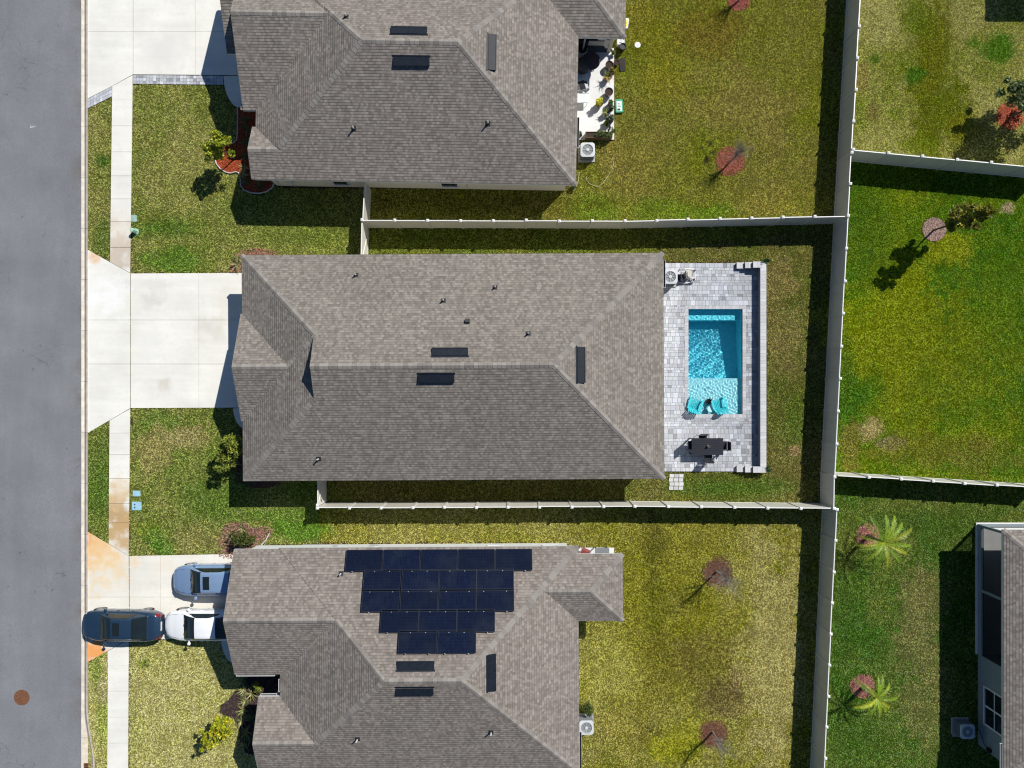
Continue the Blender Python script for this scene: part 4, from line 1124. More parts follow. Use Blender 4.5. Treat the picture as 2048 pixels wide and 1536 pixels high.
# ------------------------------------------------------------------ fences
FH = 1.83
def fence(points, label, pitch=1.86, skip_first=False, skip_last=False, gate=()):
    """privacy fence along site points; panels and posts are parts, copied from one master each"""
    c = Vector((*points[0], 0)); root = empty('privacy_fence', c, label=label, cat='fence', group=None)
    post0 = panel0 = None; plen = None
    for si, (a, b) in enumerate(zip(points[:-1], points[1:])):
        A, B = Vector((*a, 0)), Vector((*b, 0)); L_ = (B - A).length; n = max(1, round(L_ / pitch)); k = L_ / n
        ang = math.atan2(B.y - A.y, B.x - A.x); panel0 = None
        for i in range(n + 1):
            if i == n and si < len(points) - 2: continue
            if (i == 0 and si == 0 and skip_first) or (i == n and skip_last): continue
            if post0 is None:
                m_ = MB(); m_.box(-.064, .064, -.064, .064, 0, FH + .05); post0 = m_.build('fence_post', M['vinyl'], root)
                m_ = MB(); m_.box(-.08, .08, -.08, .08, FH + .05, FH + .085)
                for s_ in range(4):
                    q = [(-.08, -.08), (.08, -.08), (.08, .08), (-.08, .08)]; u, v_ = q[s_], q[(s_ + 1) % 4]
                    m_.face([(u[0], u[1], FH + .086), (v_[0], v_[1], FH + .086), (0, 0, FH + .125)])
                m_.build('post_cap', M['vinyl_cap'], post0); o = post0
            else: o = copy_tree(post0, root)
            o.location = A + (B - A) * (i / n) - c + Vector((0, 0, R.uniform(-.03, .01))); o.rotation_euler = (R.uniform(-.012, .012), R.uniform(-.012, .012), ang + R.uniform(-.03, .03))
        for i in range(n):
            if panel0 is None:
                m_ = MB(); h_ = k / 2 - .064; nb = max(2, round(2 * h_ / .165)); bw = 2 * h_ / nb
                for j in range(nb): m_.box(-h_ + j * bw + .003, -h_ + (j + 1) * bw - .003, -.016, .016, .1, FH - .08)
                m_.box(-h_, h_, -.012, .012, .1, FH - .08)
                panel0 = m_.build('fence_panel', M['vinyl'], root)
                m_ = MB(); m_.box(-h_, h_, -.026, .026, FH - .09, FH); m_.build('fence_rail', M['vinyl_cap'], panel0)
                m_ = MB(); m_.box(-h_, h_, -.026, .026, .04, .14); m_.build('fence_rail', M['vinyl_cap'], panel0); o = panel0
            else: o = copy_tree(panel0, root)
            o.location = A + (B - A) * ((i + .5) / n) - c + Vector((0, 0, R.uniform(-.02, .008))); o.rotation_euler = (R.uniform(-.012, .012), 0, ang)
    return root
T = lambda px, py: XY(px, py, FH)
FB = [T(1725, -72), T(1717, 66), T(1696, 431)]
fence([FB[0], FB[2]], 'long cream back fence section above the first side fence joint')
fence([T(1696, 431), T(1669, 953)], 'cream back fence section behind the pool yard', skip_first=True)
fence([T(1669, 953), T(1668, 1017)], 'short cream back fence piece between two fence corners', skip_first=True)
fence([T(1673, 1019), T(1644, 1640)], 'cream back fence section along the lower right lawns')
fence([T(724.5, 440.5), T(1250, 442), T(1692, 432.5)], 'cream side fence between the top house and the middle house', skip_last=True)
fence([T(635.5, 1015.5), T(1270, 1012.7), T(1667, 1017)], 'cream side fence between the middle house and the bottom house', skip_last=True)
fence([T(1707, 299.5), T(2120, 338.5)], 'cream side fence running off the right edge near the top')
fence([T(1674, 950.5), T(2120, 978)], 'cream side fence running off the right edge in the middle', skip_first=True)
fence([(XY(729, 0, FH)[0], 11.93), T(725, 437.5)], 'short cream fence return from the top house wall to the side fence', skip_first=True, skip_last=True)
def gate(a, b, label):
    A, B = Vector((*a, 0)), Vector((*b, 0)); L_ = (B - A).length; ang = math.atan2(B.y - A.y, B.x - A.x)
    g = empty('fence_gate', A, ang, label, 'gate')
    m_ = MB(); nb = max(2, round(L_ / .165)); bw = (L_ - .1) / nb
    for j in range(nb): m_.box(.05 + j * bw + .003, .05 + (j + 1) * bw - .003, -.016, .016, .1, FH - .08)
    m_.box(.05, L_ - .05, -.012, .012, .1, FH - .08); m_.build('gate_panel', M['vinyl'], g)
    m_ = MB(); m_.box(.04, L_ - .04, -.028, .028, FH - .09, FH); m_.box(.04, L_ - .04, -.028, .028, .04, .14); m_.box(.04, .1, -.027, .027, .14, FH - .09); m_.box(L_ - .1, L_ - .04, -.027, .027, .14, FH - .09)
    m_.tube([(.1, .026, .16), (L_ - .1, .026, FH - .12)], .024, n=4); m_.tube([(.1, -.026, .16), (L_ - .1, -.026, FH - .12)], .024, n=4)
    m_.build('gate_frame', M['vinyl_cap'], g)
    m_ = MB(); m_.box(L_ - .03, L_ + .09, -.06, .06, 0, FH + .05); m_.box(L_ - .045, L_ + .105, -.075, .075, FH + .05, FH + .09); m_.build('gate_post', M['vinyl_cap'], g)
    m_ = MB(); m_.box(L_ - .15, L_ - .02, .028, .05, 1.1, 1.18); m_.build('latch', M['black_metal'], g)
    return g
ga = T(723.8, 444); gate(ga, (T(722, 508)[0], 7.22), 'cream gate between the side fence corner and the middle house upper wall')
gb = T(635.5, 1012); gate((T(635, 962)[0], -4.74), (gb[0], gb[1] + .1), 'cream gate between the middle house lower wall and the lower side fence')

# ------------------------------------------------------------------ pool yard
def pool_yard():
    r = random.Random(4)
    x0, x1, y0, y1 = DECK; a0, a1, b0, b1 = POOL; cw = .22
    zt = .06
    m_ = MB()
    # base slab around the hole
    for q in ((x0, a0 - .0, y0, y1), (a1, x1, y0, y1), (a0, a1, b1, y1), (a0, a1, y0, b0)):
        m_.box(q[0], q[1], q[2], q[3], -.12, zt - .014, 1)
    # pavers in courses across the deck, each a block of its own
    y = y0 + .01
    while y < y1 - .05:
        hrow = r.choice((.15, .225, .225, .3)); yb = min(y + hrow, y1)
        if y1 - yb < .08: yb = y1
        for lim in (b0 - cw, b1 + cw, b0, b1):
            if y + .01 < lim < yb + .06: yb = lim; break
        x = x0 + .01 - r.uniform(0, .2)
        while x < x1:
            L_ = r.choice((.15, .225, .225, .3, .3)); xe = x + L_
            cx, cy = (x + xe) / 2, (y + yb) / 2
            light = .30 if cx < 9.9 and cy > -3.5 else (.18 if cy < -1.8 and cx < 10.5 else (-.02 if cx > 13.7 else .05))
            segs = [(max(x, x0), min(xe, x1))]
            if yb > b0 - cw + .005 and y < b1 + cw - .005:      # keep clear of pool and coping
                n_ = []
                for s0, s1 in segs:
                    if s0 < a0 - cw: n_.append((s0, min(s1, a0 - cw)))
                    if s1 > a1 + cw: n_.append((max(s0, a1 + cw), s1))
                segs = n_
            for s0, s1 in segs:
                if s1 - s0 < .03: continue
                g = .0055; z = zt + r.uniform(-.003, .003); tl = r.uniform(-.002, .002)
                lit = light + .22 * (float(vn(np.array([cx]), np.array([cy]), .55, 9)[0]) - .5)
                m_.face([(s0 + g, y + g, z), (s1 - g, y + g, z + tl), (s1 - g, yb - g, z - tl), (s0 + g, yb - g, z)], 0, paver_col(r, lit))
            x = xe
        y = yb
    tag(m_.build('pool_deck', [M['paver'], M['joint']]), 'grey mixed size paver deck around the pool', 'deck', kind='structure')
    p = empty('swimming_pool', (a0, b0, 0), label='rectangular turquoise swimming pool set in the grey paver deck', cat='pool'); off = (a0, b0, 0)
    # coping
    m_ = MB(); n = int((b1 - b0 + 2 * cw) / .2)
    def blk(q0, q1, s0, s1):
        t = r.uniform(.44, .56); m_.box(q0 + .003, q1 - .003, s0 + .003, s1 - .003, -.02, zt + .006, 0, (t, t * 1.0, t * 1.03))
    for i in range(n):
        k = (b1 - b0 + 2 * cw) / n; blk(a0 - cw, a0, b0 - cw + i * k, b0 - cw + (i + 1) * k); blk(a1, a1 + cw, b0 - cw + i * k, b0 - cw + (i + 1) * k)
    n = int((a1 - a0) / .2); k = (a1 - a0) / n
    for i in range(n): blk(a0 + i * k, a0 + (i + 1) * k, b0 - cw, b0); blk(a0 + i * k, a0 + (i + 1) * k, b1, b1 + cw)
    m_.build('coping', M['paver'], p, off=off)
    # basin: bench at the far end, deep end sloping to a sun shelf
    zl, zs, zd = -.34, -1.12, -1.75
    ys_, yb_ = XY(0, 757)[1], b1 - .62
    m_ = MB()
    m_.face([(a0, ys_, zs), (a1, ys_, zs), (a1, yb_, zd), (a0, yb_, zd)])
    m_.face([(a0, ys_, zl), (a1, ys_, zl), (a1, ys_, zs), (a0, ys_, zs)])
    m_.face([(a0, yb_, zd), (a1, yb_, zd), (a1, yb_, -.55), (a0, yb_, -.55)])
    m_.face([(a0, yb_, -.55), (a1, yb_, -.55), (a1, b1, -.55), (a0, b1, -.55)])
    m_.face([(a0, b1, -.55), (a1, b1, -.55), (a1, b1, 0), (a0, b1, 0)]); m_.face([(a0, b0, zl), (a0, b0, 0), (a1, b0, 0), (a1, b0, zl)])
    for x in (a0, a1):
        m_.face([(x, b0, 0), (x, b0, zl), (x, ys_, zl), (x, ys_, zs), (x, yb_, zd), (x, yb_, -.55), (x, b1, -.55), (x, b1, 0)])
    bs = m_.build('basin', M['poolfin'], p, off=off); bs.cycles.is_caustics_receiver = True
    m_ = MB(); m_.face([(a0 + .003, b0 + .003, zl + .004), (a1 - .003, b0 + .003, zl + .004), (a1 - .003, ys_ + .02, zl + .004), (a0 + .003, ys_ + .02, zl + .004)])
    m_.face([(a0 + .003, ys_ + .02, zl + .004), (a1 - .003, ys_ + .02, zl + .004), (a1 - .003, ys_ + .02, zl - .08), (a0 + .003, ys_ + .02, zl - .08)])
    sh = m_.build('sun_shelf', M['ledgefin'], p, off=off); sh.cycles.is_caustics_receiver = True
    # water
    W_ = [(r.uniform(0, 6.28), r.uniform(20, 44), r.uniform(0, 6.28)) for _ in range(26)]
    nx, ny = 240, 480; gx, gy = np.meshgrid(np.linspace(a0, a1, nx + 1), np.linspace(b0, b1, ny + 1))
    amp = 1.08 + 1.7 * np.clip((b0 + 2.4 - gy) / .7, 0, 1)
    z = sum(np.sin(k_ * (gx * math.cos(a) + gy * math.sin(a)) + ph) * .0125 / k_ for a, k_, ph in W_) * amp - .075
    m_ = MB(); m_.grid([[(gx[j, i], gy[j, i], z[j, i]) for i in range(nx + 1)] for j in range(ny + 1)])
    wo = m_.build('water', M['water'], p, smooth=True, off=off); wo.cycles.is_caustics_caster = True
    # seat wall: long side and two stepped returns
    wr = empty('seat_wall', (14.7, 1.2, 0), label='low grey block wall along the outer edge of the pool deck', cat='wall'); off = (14.7, 1.2, 0)
    m_ = MB(); c_ = MB()
    def wall_run(xa, xb, ya, yb, h, vert):
        m_.box(xa + .02, xb - .02, ya + .02, yb - .02, 0, h - .06, 0, (.20, .205, .22))  # blocks below the cap darkened, inner face shade painted into the colour
        L_ = (yb - ya) if vert else (xb - xa); n = max(1, int(L_ / .2)); k = L_ / n
        for i in range(n):
            t = r.uniform(.50, .62)
            if vert: c_.box(xa, xb, ya + i * k + .003, ya + (i + 1) * k - .003, h - .06, h, 0, (t, t * 1.005, t * 1.03))
            else: c_.box(xa + i * k + .003, xa + (i + 1) * k - .003, ya, yb, h - .06, h, 0, (t, t * 1.005, t * 1.03))
    wall_run(14.55, 14.9, y0 + .36, y1 - .36, .58, True)
    for ya, yb in ((y1 - .36, y1), (y0, y0 + .36)):
        wall_run(14.12, 14.9, ya, yb, .58, False); wall_run(13.70, 14.12, ya, yb, .42, False); wall_run(13.25, 13.70, ya, yb, .27, False)
    m_.build('block_course', M['paver'], wr, off=off); c_.build('wall_cap', M['paver'], wr, off=off)
pool_yard()

def adirondack(loc, rz, label, z=0.0):
    """in-water chair: back towards local -y"""
    g = empty('adirondack_chair', (loc[0], loc[1], z), rz, label, 'chair', 'turquoise chairs on the pool shelf')
    m_ = MB()
    for k in range(7):            # seat slats run front to back, drooping to the rear
        x = -.27 + k * .09; m_.box(0, .078, 0, 1, 0, 1) if False else None
        m_.face([(x - .03, .34, .40), (x + .03, .34, .40), (x + .03, -.20, .27), (x - .03, -.20, .27)][::-1]); m_.face([(x - .03, .34, .375), (x + .03, .34, .375), (x + .03, -.20, .245), (x - .03, -.20, .245)])
        m_.face([(x - .04, .34, .375), (x - .04, .34, .40), (x + .04, .34, .40), (x + .04, .34, .375)])
    m_.build('seat', M['teal'], g)
    m_ = MB()
    for k in range(7):            # fan back
        u = (k - 3) / 3; x0_, x1_ = u * .25, u * .34; top = .98 - .12 * u * u; y1_ = -.20 - (top - .27) * .42
        q = [(x0_ - .028, -.20, .26), (x0_ + .028, -.20, .26), (x1_ + .040, y1_, top), (x1_ - .040, y1_, top)]
        m_.face(q); m_.face([(a, b - .02, c - .01) for a, b, c in q][::-1])
        for i in range(4):
            a, b = q[i], q[(i + 1) % 4]; m_.face([(a[0], a[1] - .02, a[2] - .01), (b[0], b[1] - .02, b[2] - .01), b, a])
    m_.box(-.30, .30, -.36, -.33, .50, .56); m_.build('backrest', M['teal'], g)
    for s_ in (-1, 1):
        m_ = MB(); pts = [(s_ * .30, .38), (s_ * .43, .38), (s_ * .44, .1), (s_ * .40, -.30), (s_ * .31, -.30), (s_ * .31, .1)]
        if s_ < 0: pts = pts[::-1]
        m_.prism(pts, .56, .585, bottom=True); m_.build('armrest', M['teal'], g)
        m_ = MB(); m_.box(s_ * .35 - .04, s_ * .35 + .04, .26, .36, 0, .56); m_.box(s_ * .33 - .03, s_ * .33 + .03, -.33, -.26, 0, .56); m_.box(s_ * .33 - .02, s_ * .33 + .02, -.3, .3, .2, .28)
        m_.build('leg', M['teal'], g)
    return g
c1 = XY(1389.5, 810, .1); c2 = XY(1438.5, 810, .1)
adirondack(c1, math.radians(-17), 'left turquoise slatted chair standing in the shallow end of the pool', -.336)
adirondack(c2, math.radians(20), 'right turquoise slatted chair standing in the shallow end of the pool', -.336)

def strap_plant(m_, n, L_, cols, w_=.03, spread=(.5, 1.25), rs=R, z0=0.02):
    """arching sword leaves from one crown"""
    for k in range(n):
        a = rs.uniform(0, 6.28); el = rs.uniform(*spread); l_ = L_ * rs.uniform(.65, 1.15); c = rs.choice(cols); t = rs.uniform(.7, 1.3); c = tuple(q * t for q in c)
        d = Vector((math.cos(a), math.sin(a), 0)); s_ = Vector((-math.sin(a), math.cos(a), 0)); pts = []
        p = Vector((rs.gauss(0, .03), rs.gauss(0, .03), z0)); e = el
        for i in range(5):
            pts.append(p.copy()); p = p + (d * math.cos(e) + Vector((0, 0, 1)) * math.sin(e)) * (l_ / 4); e -= rs.uniform(.2, .42)
        for i in range(4):
            wa, wb = w_ * (1 - i / 4.3) , w_ * (1 - (i + 1) / 4.3)
            m_.face([pts[i] - s_ * wa, pts[i] + s_ * wa, pts[i + 1] + s_ * wb, pts[i + 1] - s_ * wb], 0, c)

# floating planter between the chairs
pc = XY(1418, 803, .05)
g = empty('potted_plant', (*pc, -.336), label='dark spiky potted plant standing in the water between the turquoise chairs', cat='plant')
m_ = MB(); m_.lathe([(.10, 0), (.15, .32), (.17, .34), (.14, .34), (.13, .30)], n=14, cap_bot=True); m_.face([(.13 * math.cos(t), .13 * math.sin(t), .30) for t in [k * math.pi / 7 for k in range(14)]]); m_.build('pot', M['blackfur'], g)
m_ = MB(); strap_plant(m_, 26, .34, [(.012, .02, .018), (.02, .03, .025)], .028, (.1, 1.2), z0=.3); m_.build('foliage', M['leaf'], g)
tb = XY(1421, 818, .1); g = empty('side_table', (*tb, -.336), label='small round pale side table between the turquoise chairs', cat='table')
m_ = MB(); m_.lathe([(.0, .40), (.19, .40), (.20, .42), (.19, .44), (.0, .44)], n=22); m_.build('tabletop', M['ledgefin'], g, smooth=False)
m_ = MB(); m_.lathe([(.14, 0), (.08, .1), (.07, .4)], n=14, cap_bot=True); m_.build('pedestal', M['ledgefin'], g)

def leaf_cloud(m_, centres, n, size, cols, rs=R, up=.3):
    for k in range(n):
        c, r = rs.choice(centres)
        d = Vector((rs.gauss(0, 1), rs.gauss(0, 1), rs.gauss(0, 1))).normalized() * r * rs.random() ** .4
        p = Vector(c) + d
        nrm = (Vector((rs.gauss(0, 1), rs.gauss(0, 1), rs.gauss(0, 1) + up * 3))).normalized(); u = nrm.orthogonal().normalized(); v_ = nrm.cross(u); a = rs.uniform(0, 6.28)
        u, v_ = u * math.cos(a) + v_ * math.sin(a), v_ * math.cos(a) - u * math.sin(a)
        s_ = size * rs.uniform(.6, 1.35); t = rs.uniform(.55, 1.45); cc = rs.choice(cols); cc = tuple(min(.8, q * t) for q in cc)
        m_.face([p - u * s_, p - v_ * s_ * .45 + nrm * s_ * .12, p + u * s_, p + v_ * s_ * .45 + nrm * s_ * .12], 0, cc)

def shrub(px, py, r, h, cols, label, size=.05, n=700, rs=None, group=None, name='shrub'):
    rs = rs or random.Random(int(px * 7 + py)); c = XY(px, py, h * .6)
    g = empty(name, (*c, 0), label=label, cat='shrub', group=group)
    m_ = MB()
    tips = []
    for k in range(9):
        a = rs.uniform(0, 6.28); q = rs.uniform(.1, .75) * r; t = (q * math.cos(a), q * math.sin(a), h * rs.uniform(.45, .95)); tips.append((t, r * rs.uniform(.3, .45)))
        m_.tube([(0, 0, 0), (t[0] * .4, t[1] * .4, t[2] * .5), t], .018, .006, 5)
    m_.build('stem', M['bark'], g)
    m_ = MB(); leaf_cloud(m_, tips, n, size, cols, rs); m_.build('foliage', M['leaf'], g)
    return g

# corner bushes outside the seat wall
shrub(1531, 521, .26, .75, [(.02, .07, .02), (.035, .12, .03)], 'small dark green bush at the upper outer corner of the pool deck wall', .05, 420)
shrub(1532, 938, .26, .75, [(.02, .07, .02), (.035, .12, .03)], 'small dark green bush at the lower outer corner of the pool deck wall', .05, 420)

# dining set
def dining():
    a = XY(1383, 876, .74); b = XY(1446, 910, .74); x0, x1, y0, y1 = a[0], b[0], b[1], a[1]; cx, cy = (x0 + x1) / 2, (y0 + y1) / 2; z = .06
    g = empty('dining_table', (cx, cy, z), label='black slatted outdoor dining table on the paver deck', cat='table')
    m_ = MB(); w_, d = (x1 - x0) / 2, (y1 - y0) / 2; n = 8
    for i in range(n): m_.box(-w_, w_, -d + 2 * d * i / n + .004, -d + 2 * d * (i + 1) / n - .004, .72, .745)
    m_.box(-w_ + .03, w_ - .03, -d + .03, d - .03, .68, .718)
    m_.build('tabletop', M['blackfur'], g)
    for sx in (-1, 1):
        for sy in (-1, 1):
            m_ = MB(); m_.box(sx * (w_ - .06) - .03, sx * (w_ - .06) + .03, sy * (d - .06) - .03, sy * (d - .06) + .03, 0, .68); m_.build('leg', M['blackfur'], g)
    v = empty('vase', (cx + .02, cy + .03, z + .745), label='small pale vase with a dried sprig on the black table', cat='vase')
    m_ = MB(); m_.lathe([(.05, 0), (.075, .06), (.06, .14), (.04, .18), (.055, .2)], n=14, cap_bot=True); m_.build('vase_body', M['beige'], v, smooth=True)
    m_ = MB(); strap_plant(m_, 10, .16, [(.25, .18, .12), (.12, .08, .05)], .012, (.5, 1.3), z0=.16); m_.build('sprig', M['leaf'], v)
    def chair(x, y, rz, lab):
        c = empty('dining_chair', (x, y, z), rz, lab, 'chair', 'black chairs at the outdoor table')
        m_ = MB()
        m_.box(-.24, .24, -.24, .22, .42, .45); m_.build('seat', M['blackfur'], c)
        m_ = MB(); m_.face([(-.23, -.25, .48), (.23, -.25, .48), (.23, -.33, .90), (-.23, -.33, .90)]); m_.face([(-.23, -.27, .48), (-.23, -.35, .90), (.23, -.35, .90), (.23, -.27, .48)]); m_.box(-.24, .24, -.36, -.32, .88, .91)
        m_.build('backrest', M['blackfur'], c)
        for s_ in (-1, 1):
            m_ = MB(); m_.tube([(s_ * .26, .20, .64), (s_ * .26, -.28, .66)], .018, n=6); m_.build('armrest', M['alu'] if False else M['blackfur'], c)
            m_ = MB(); m_.tube([(s_ * .25, .20, 0), (s_ * .26, .20, .64)], .016, n=6); m_.build('leg', M['blackfur'], c)
            m_ = MB(); m_.tube([(s_ * .25, -.26, 0), (s_ * .25, -.24, .45), (s_ * .24, -.34, .9)], .016, n=6); m_.build('leg', M['blackfur'], c)
    chair(x1 + .06, cy + .02, math.radians(90), 'black dining chair at the right end of the outdoor table')
    chair(cx + .12, y0 - .10, 0, 'black dining chair on the near long side of the outdoor table, pulled out')
    chair(x0 + .08, cy + .05, math.radians(-90), 'black dining chair at the left end of the outdoor table nearest the house')
    chair(cx - .2, y1 - .12, math.radians(180), 'black dining chair tucked under the far long side of the outdoor table')
dining()

# air conditioners
def make_ac(x, y, label, h=.78, z=0.0, s=.84, rz=0.0):
    g = empty('air_conditioner', (x, y, z), rz, label, 'air conditioner', 'air conditioning units beside the houses')
    a = s / 2
    m_ = MB(); m_.box(-a - .08, a + .08, -a - .08, a + .08, -.02, .07); m_.build('pad', M['pad'], g)
    m_ = MB(); m_.rbox(-a + .02, a - .02, -a + .02, a - .02, .07, h - .05, .07)
    for k in range(12): m_.rbox(-a, a, -a, a, .12 + k * (h - .2) / 12, .12 + k * (h - .2) / 12 + .018, .08)
    m_.build('casing', M['acdark'], g)
    m_ = MB(); n = 32; ri = s * .385
    sq = []
    for k in range(n):       # square rounded rim to round opening
        t = 2 * math.pi * k / n; cx, cy = math.cos(t), math.sin(t); q = min(a / max(abs(cx), 1e-6), a / max(abs(cy), 1e-6), a * 1.26); sq.append((cx * q, cy * q))
    o = [(p[0], p[1], h - .06) for p in sq]; e = [(p[0], p[1], h) for p in sq]; i1 = [(ri * math.cos(2 * math.pi * k / n), ri * math.sin(2 * math.pi * k / n), h + .012) for k in range(n)]; i2 = [(p[0], p[1], h - .14) for p in i1]
    m_.grid([o, e, i1, i2], close_u=True); m_.build('top_panel', M['acbody'], g)
    m_ = MB(); m_.face([(ri * .99 * math.cos(2 * math.pi * k / n), ri * .99 * math.sin(2 * math.pi * k / n), h - .14) for k in range(n)]); m_.build('fan_well', M['dark'], g)
    m_ = MB()
    for k in range(4):
        t = k * math.pi / 2 + .5; w_ = .42
        m_.face([(.06 * math.cos(t), .06 * math.sin(t), h - .09), (ri * .9 * math.cos(t - .1), ri * .9 * math.sin(t - .1), h - .10), (ri * .93 * math.cos(t + w_), ri * .93 * math.sin(t + w_), h - .06), (.06 * math.cos(t + .6), .06 * math.sin(t + .6), h - .06)])
    m_.build('fan', M['acfan'], g)
    m_ = MB()
    for k in range(8):
        t = k * math.pi / 4; m_.tube([(.08 * math.cos(t), .08 * math.sin(t), h + .01), (ri * math.cos(t), ri * math.sin(t), h + .012)], .007, n=4)
    for q in (.35, .5, .65, .8, .93): m_.tube([(ri * q * math.cos(2 * math.pi * k / 20), ri * q * math.sin(2 * math.pi * k / 20), h + .01) for k in range(21)], .0035, n=3, cap=False)
    m_.lathe([(.09, h), (.085, h + .025), (0.001, h + .03)], n=14); m_.build('fan_guard', M['acbody'], g)
    return g
q = XY(1340.5, 553.5, .8); make_ac(q[0], q[1], 'air conditioner beside the pool equipment at the middle house', z=.06)
q = XY(1175.5, 299, .8); make_ac(q[0], q[1], 'air conditioner below the top house patio planter')
q = XY(1173, 1456, .8); make_ac(q[0], q[1], 'air conditioner beside a green shrub at the bottom house', rz=.03)
q = XY(1936, 1464, .8); make_ac(q[0], q[1], 'air conditioner in the shade of the right edge house')
q = XY(1909, 1456); m_ = MB(); m_.box(q[0] - .14, q[0] + .62, q[1] - .5, q[1] + .55, -.02, .05)
tag(m_.build('equipment_pad', M['pad']), 'grey concrete pad left of the shaded air conditioner', 'pad')

# pool pump set
def equipment():
    o = XY(1372, 552, .3); g = empty('pool_equipment', (o[0], o[1], .06), label='pool pump, filter and looped white pipes on the paver deck', cat='pool pump')
    m_ = MB(); m_.rbox(-.06, .26, -.16, .28, 0, .55, .1); m_.rbox(.0, .2, -.1, .22, .55, .62, .08); m_.build('filter_tank', M['beige'], g)
    m_ = MB(); m_.cyl_y(-.28, -.18, .10, .2, .1, 14); m_.box(-.42, -.14, -.2, .12, 0, .08); m_.build('pump', M['blackfur'], g)
    m_ = MB(); m_.lathe([(.11, .08), (.12, .3), (.1, .34), (.001, .35)], -.26, -.26, 14); m_.build('strainer', M['dark'], g)
    r_ = .036
    for pts in ([(-.42, .3, .08), (-.42, .38, .5), (-.2, .40, .55), (.1, .36, .55), (.36, .36, .5), (.42, .2, .4), (.42, -.1, .3)],
                [(-.3, .1, .3), (-.3, .2, .4), (-.05, .24, .42), (-.05, .1, .45)], [(.3, -.1, .3), (.42, -.16, .3), (.44, -.36, .2), (.44, -.4, .0)],
                [(-.35, -.36, .1), (0, -.4, .12), (.3, -.36, .14), (.36, -.2, .2)], [(.1, .3, .3), (.38, .44, .36), (.5, .3, .34), (.5, -.2, .3), (.5, -.34, .02)]):
        m_ = MB(); m_.tube(pts, r_, n=8); m_.build('pipe', M['pipe'], g)
    for x, y, z in ((.44, .28, .45), (.44, -.22, .3), (-.05, .2, .46)):
        m_ = MB(); m_.rbox(x - .06, x + .06, y - .05, y + .05, z - .03, z + .08, .03); m_.build('valve', M['blackfur'], g)
equipment()
# stepping pavers off the deck corner
m_ = MB(); r = random.Random(2)
for i in range(4):
    for j in range(3):
        a = XY(1338 + j * 9.6 + (0 if i % 2 else 1), 948 + i * 8.2); b = XY(1346.6 + j * 9.6 + (0 if i % 2 else 1), 955 + i * 8.2); t = r.uniform(.45, .62)
        m_.box(a[0], b[0], b[1], a[1], -.01, .03 + r.uniform(0, .008), 0, (t, t, t * 1.01))
tag(m_.build('stepping_pavers', M['paver']), 'small patch of loose grey pavers below the pool deck corner', 'pavers', kind='structure')

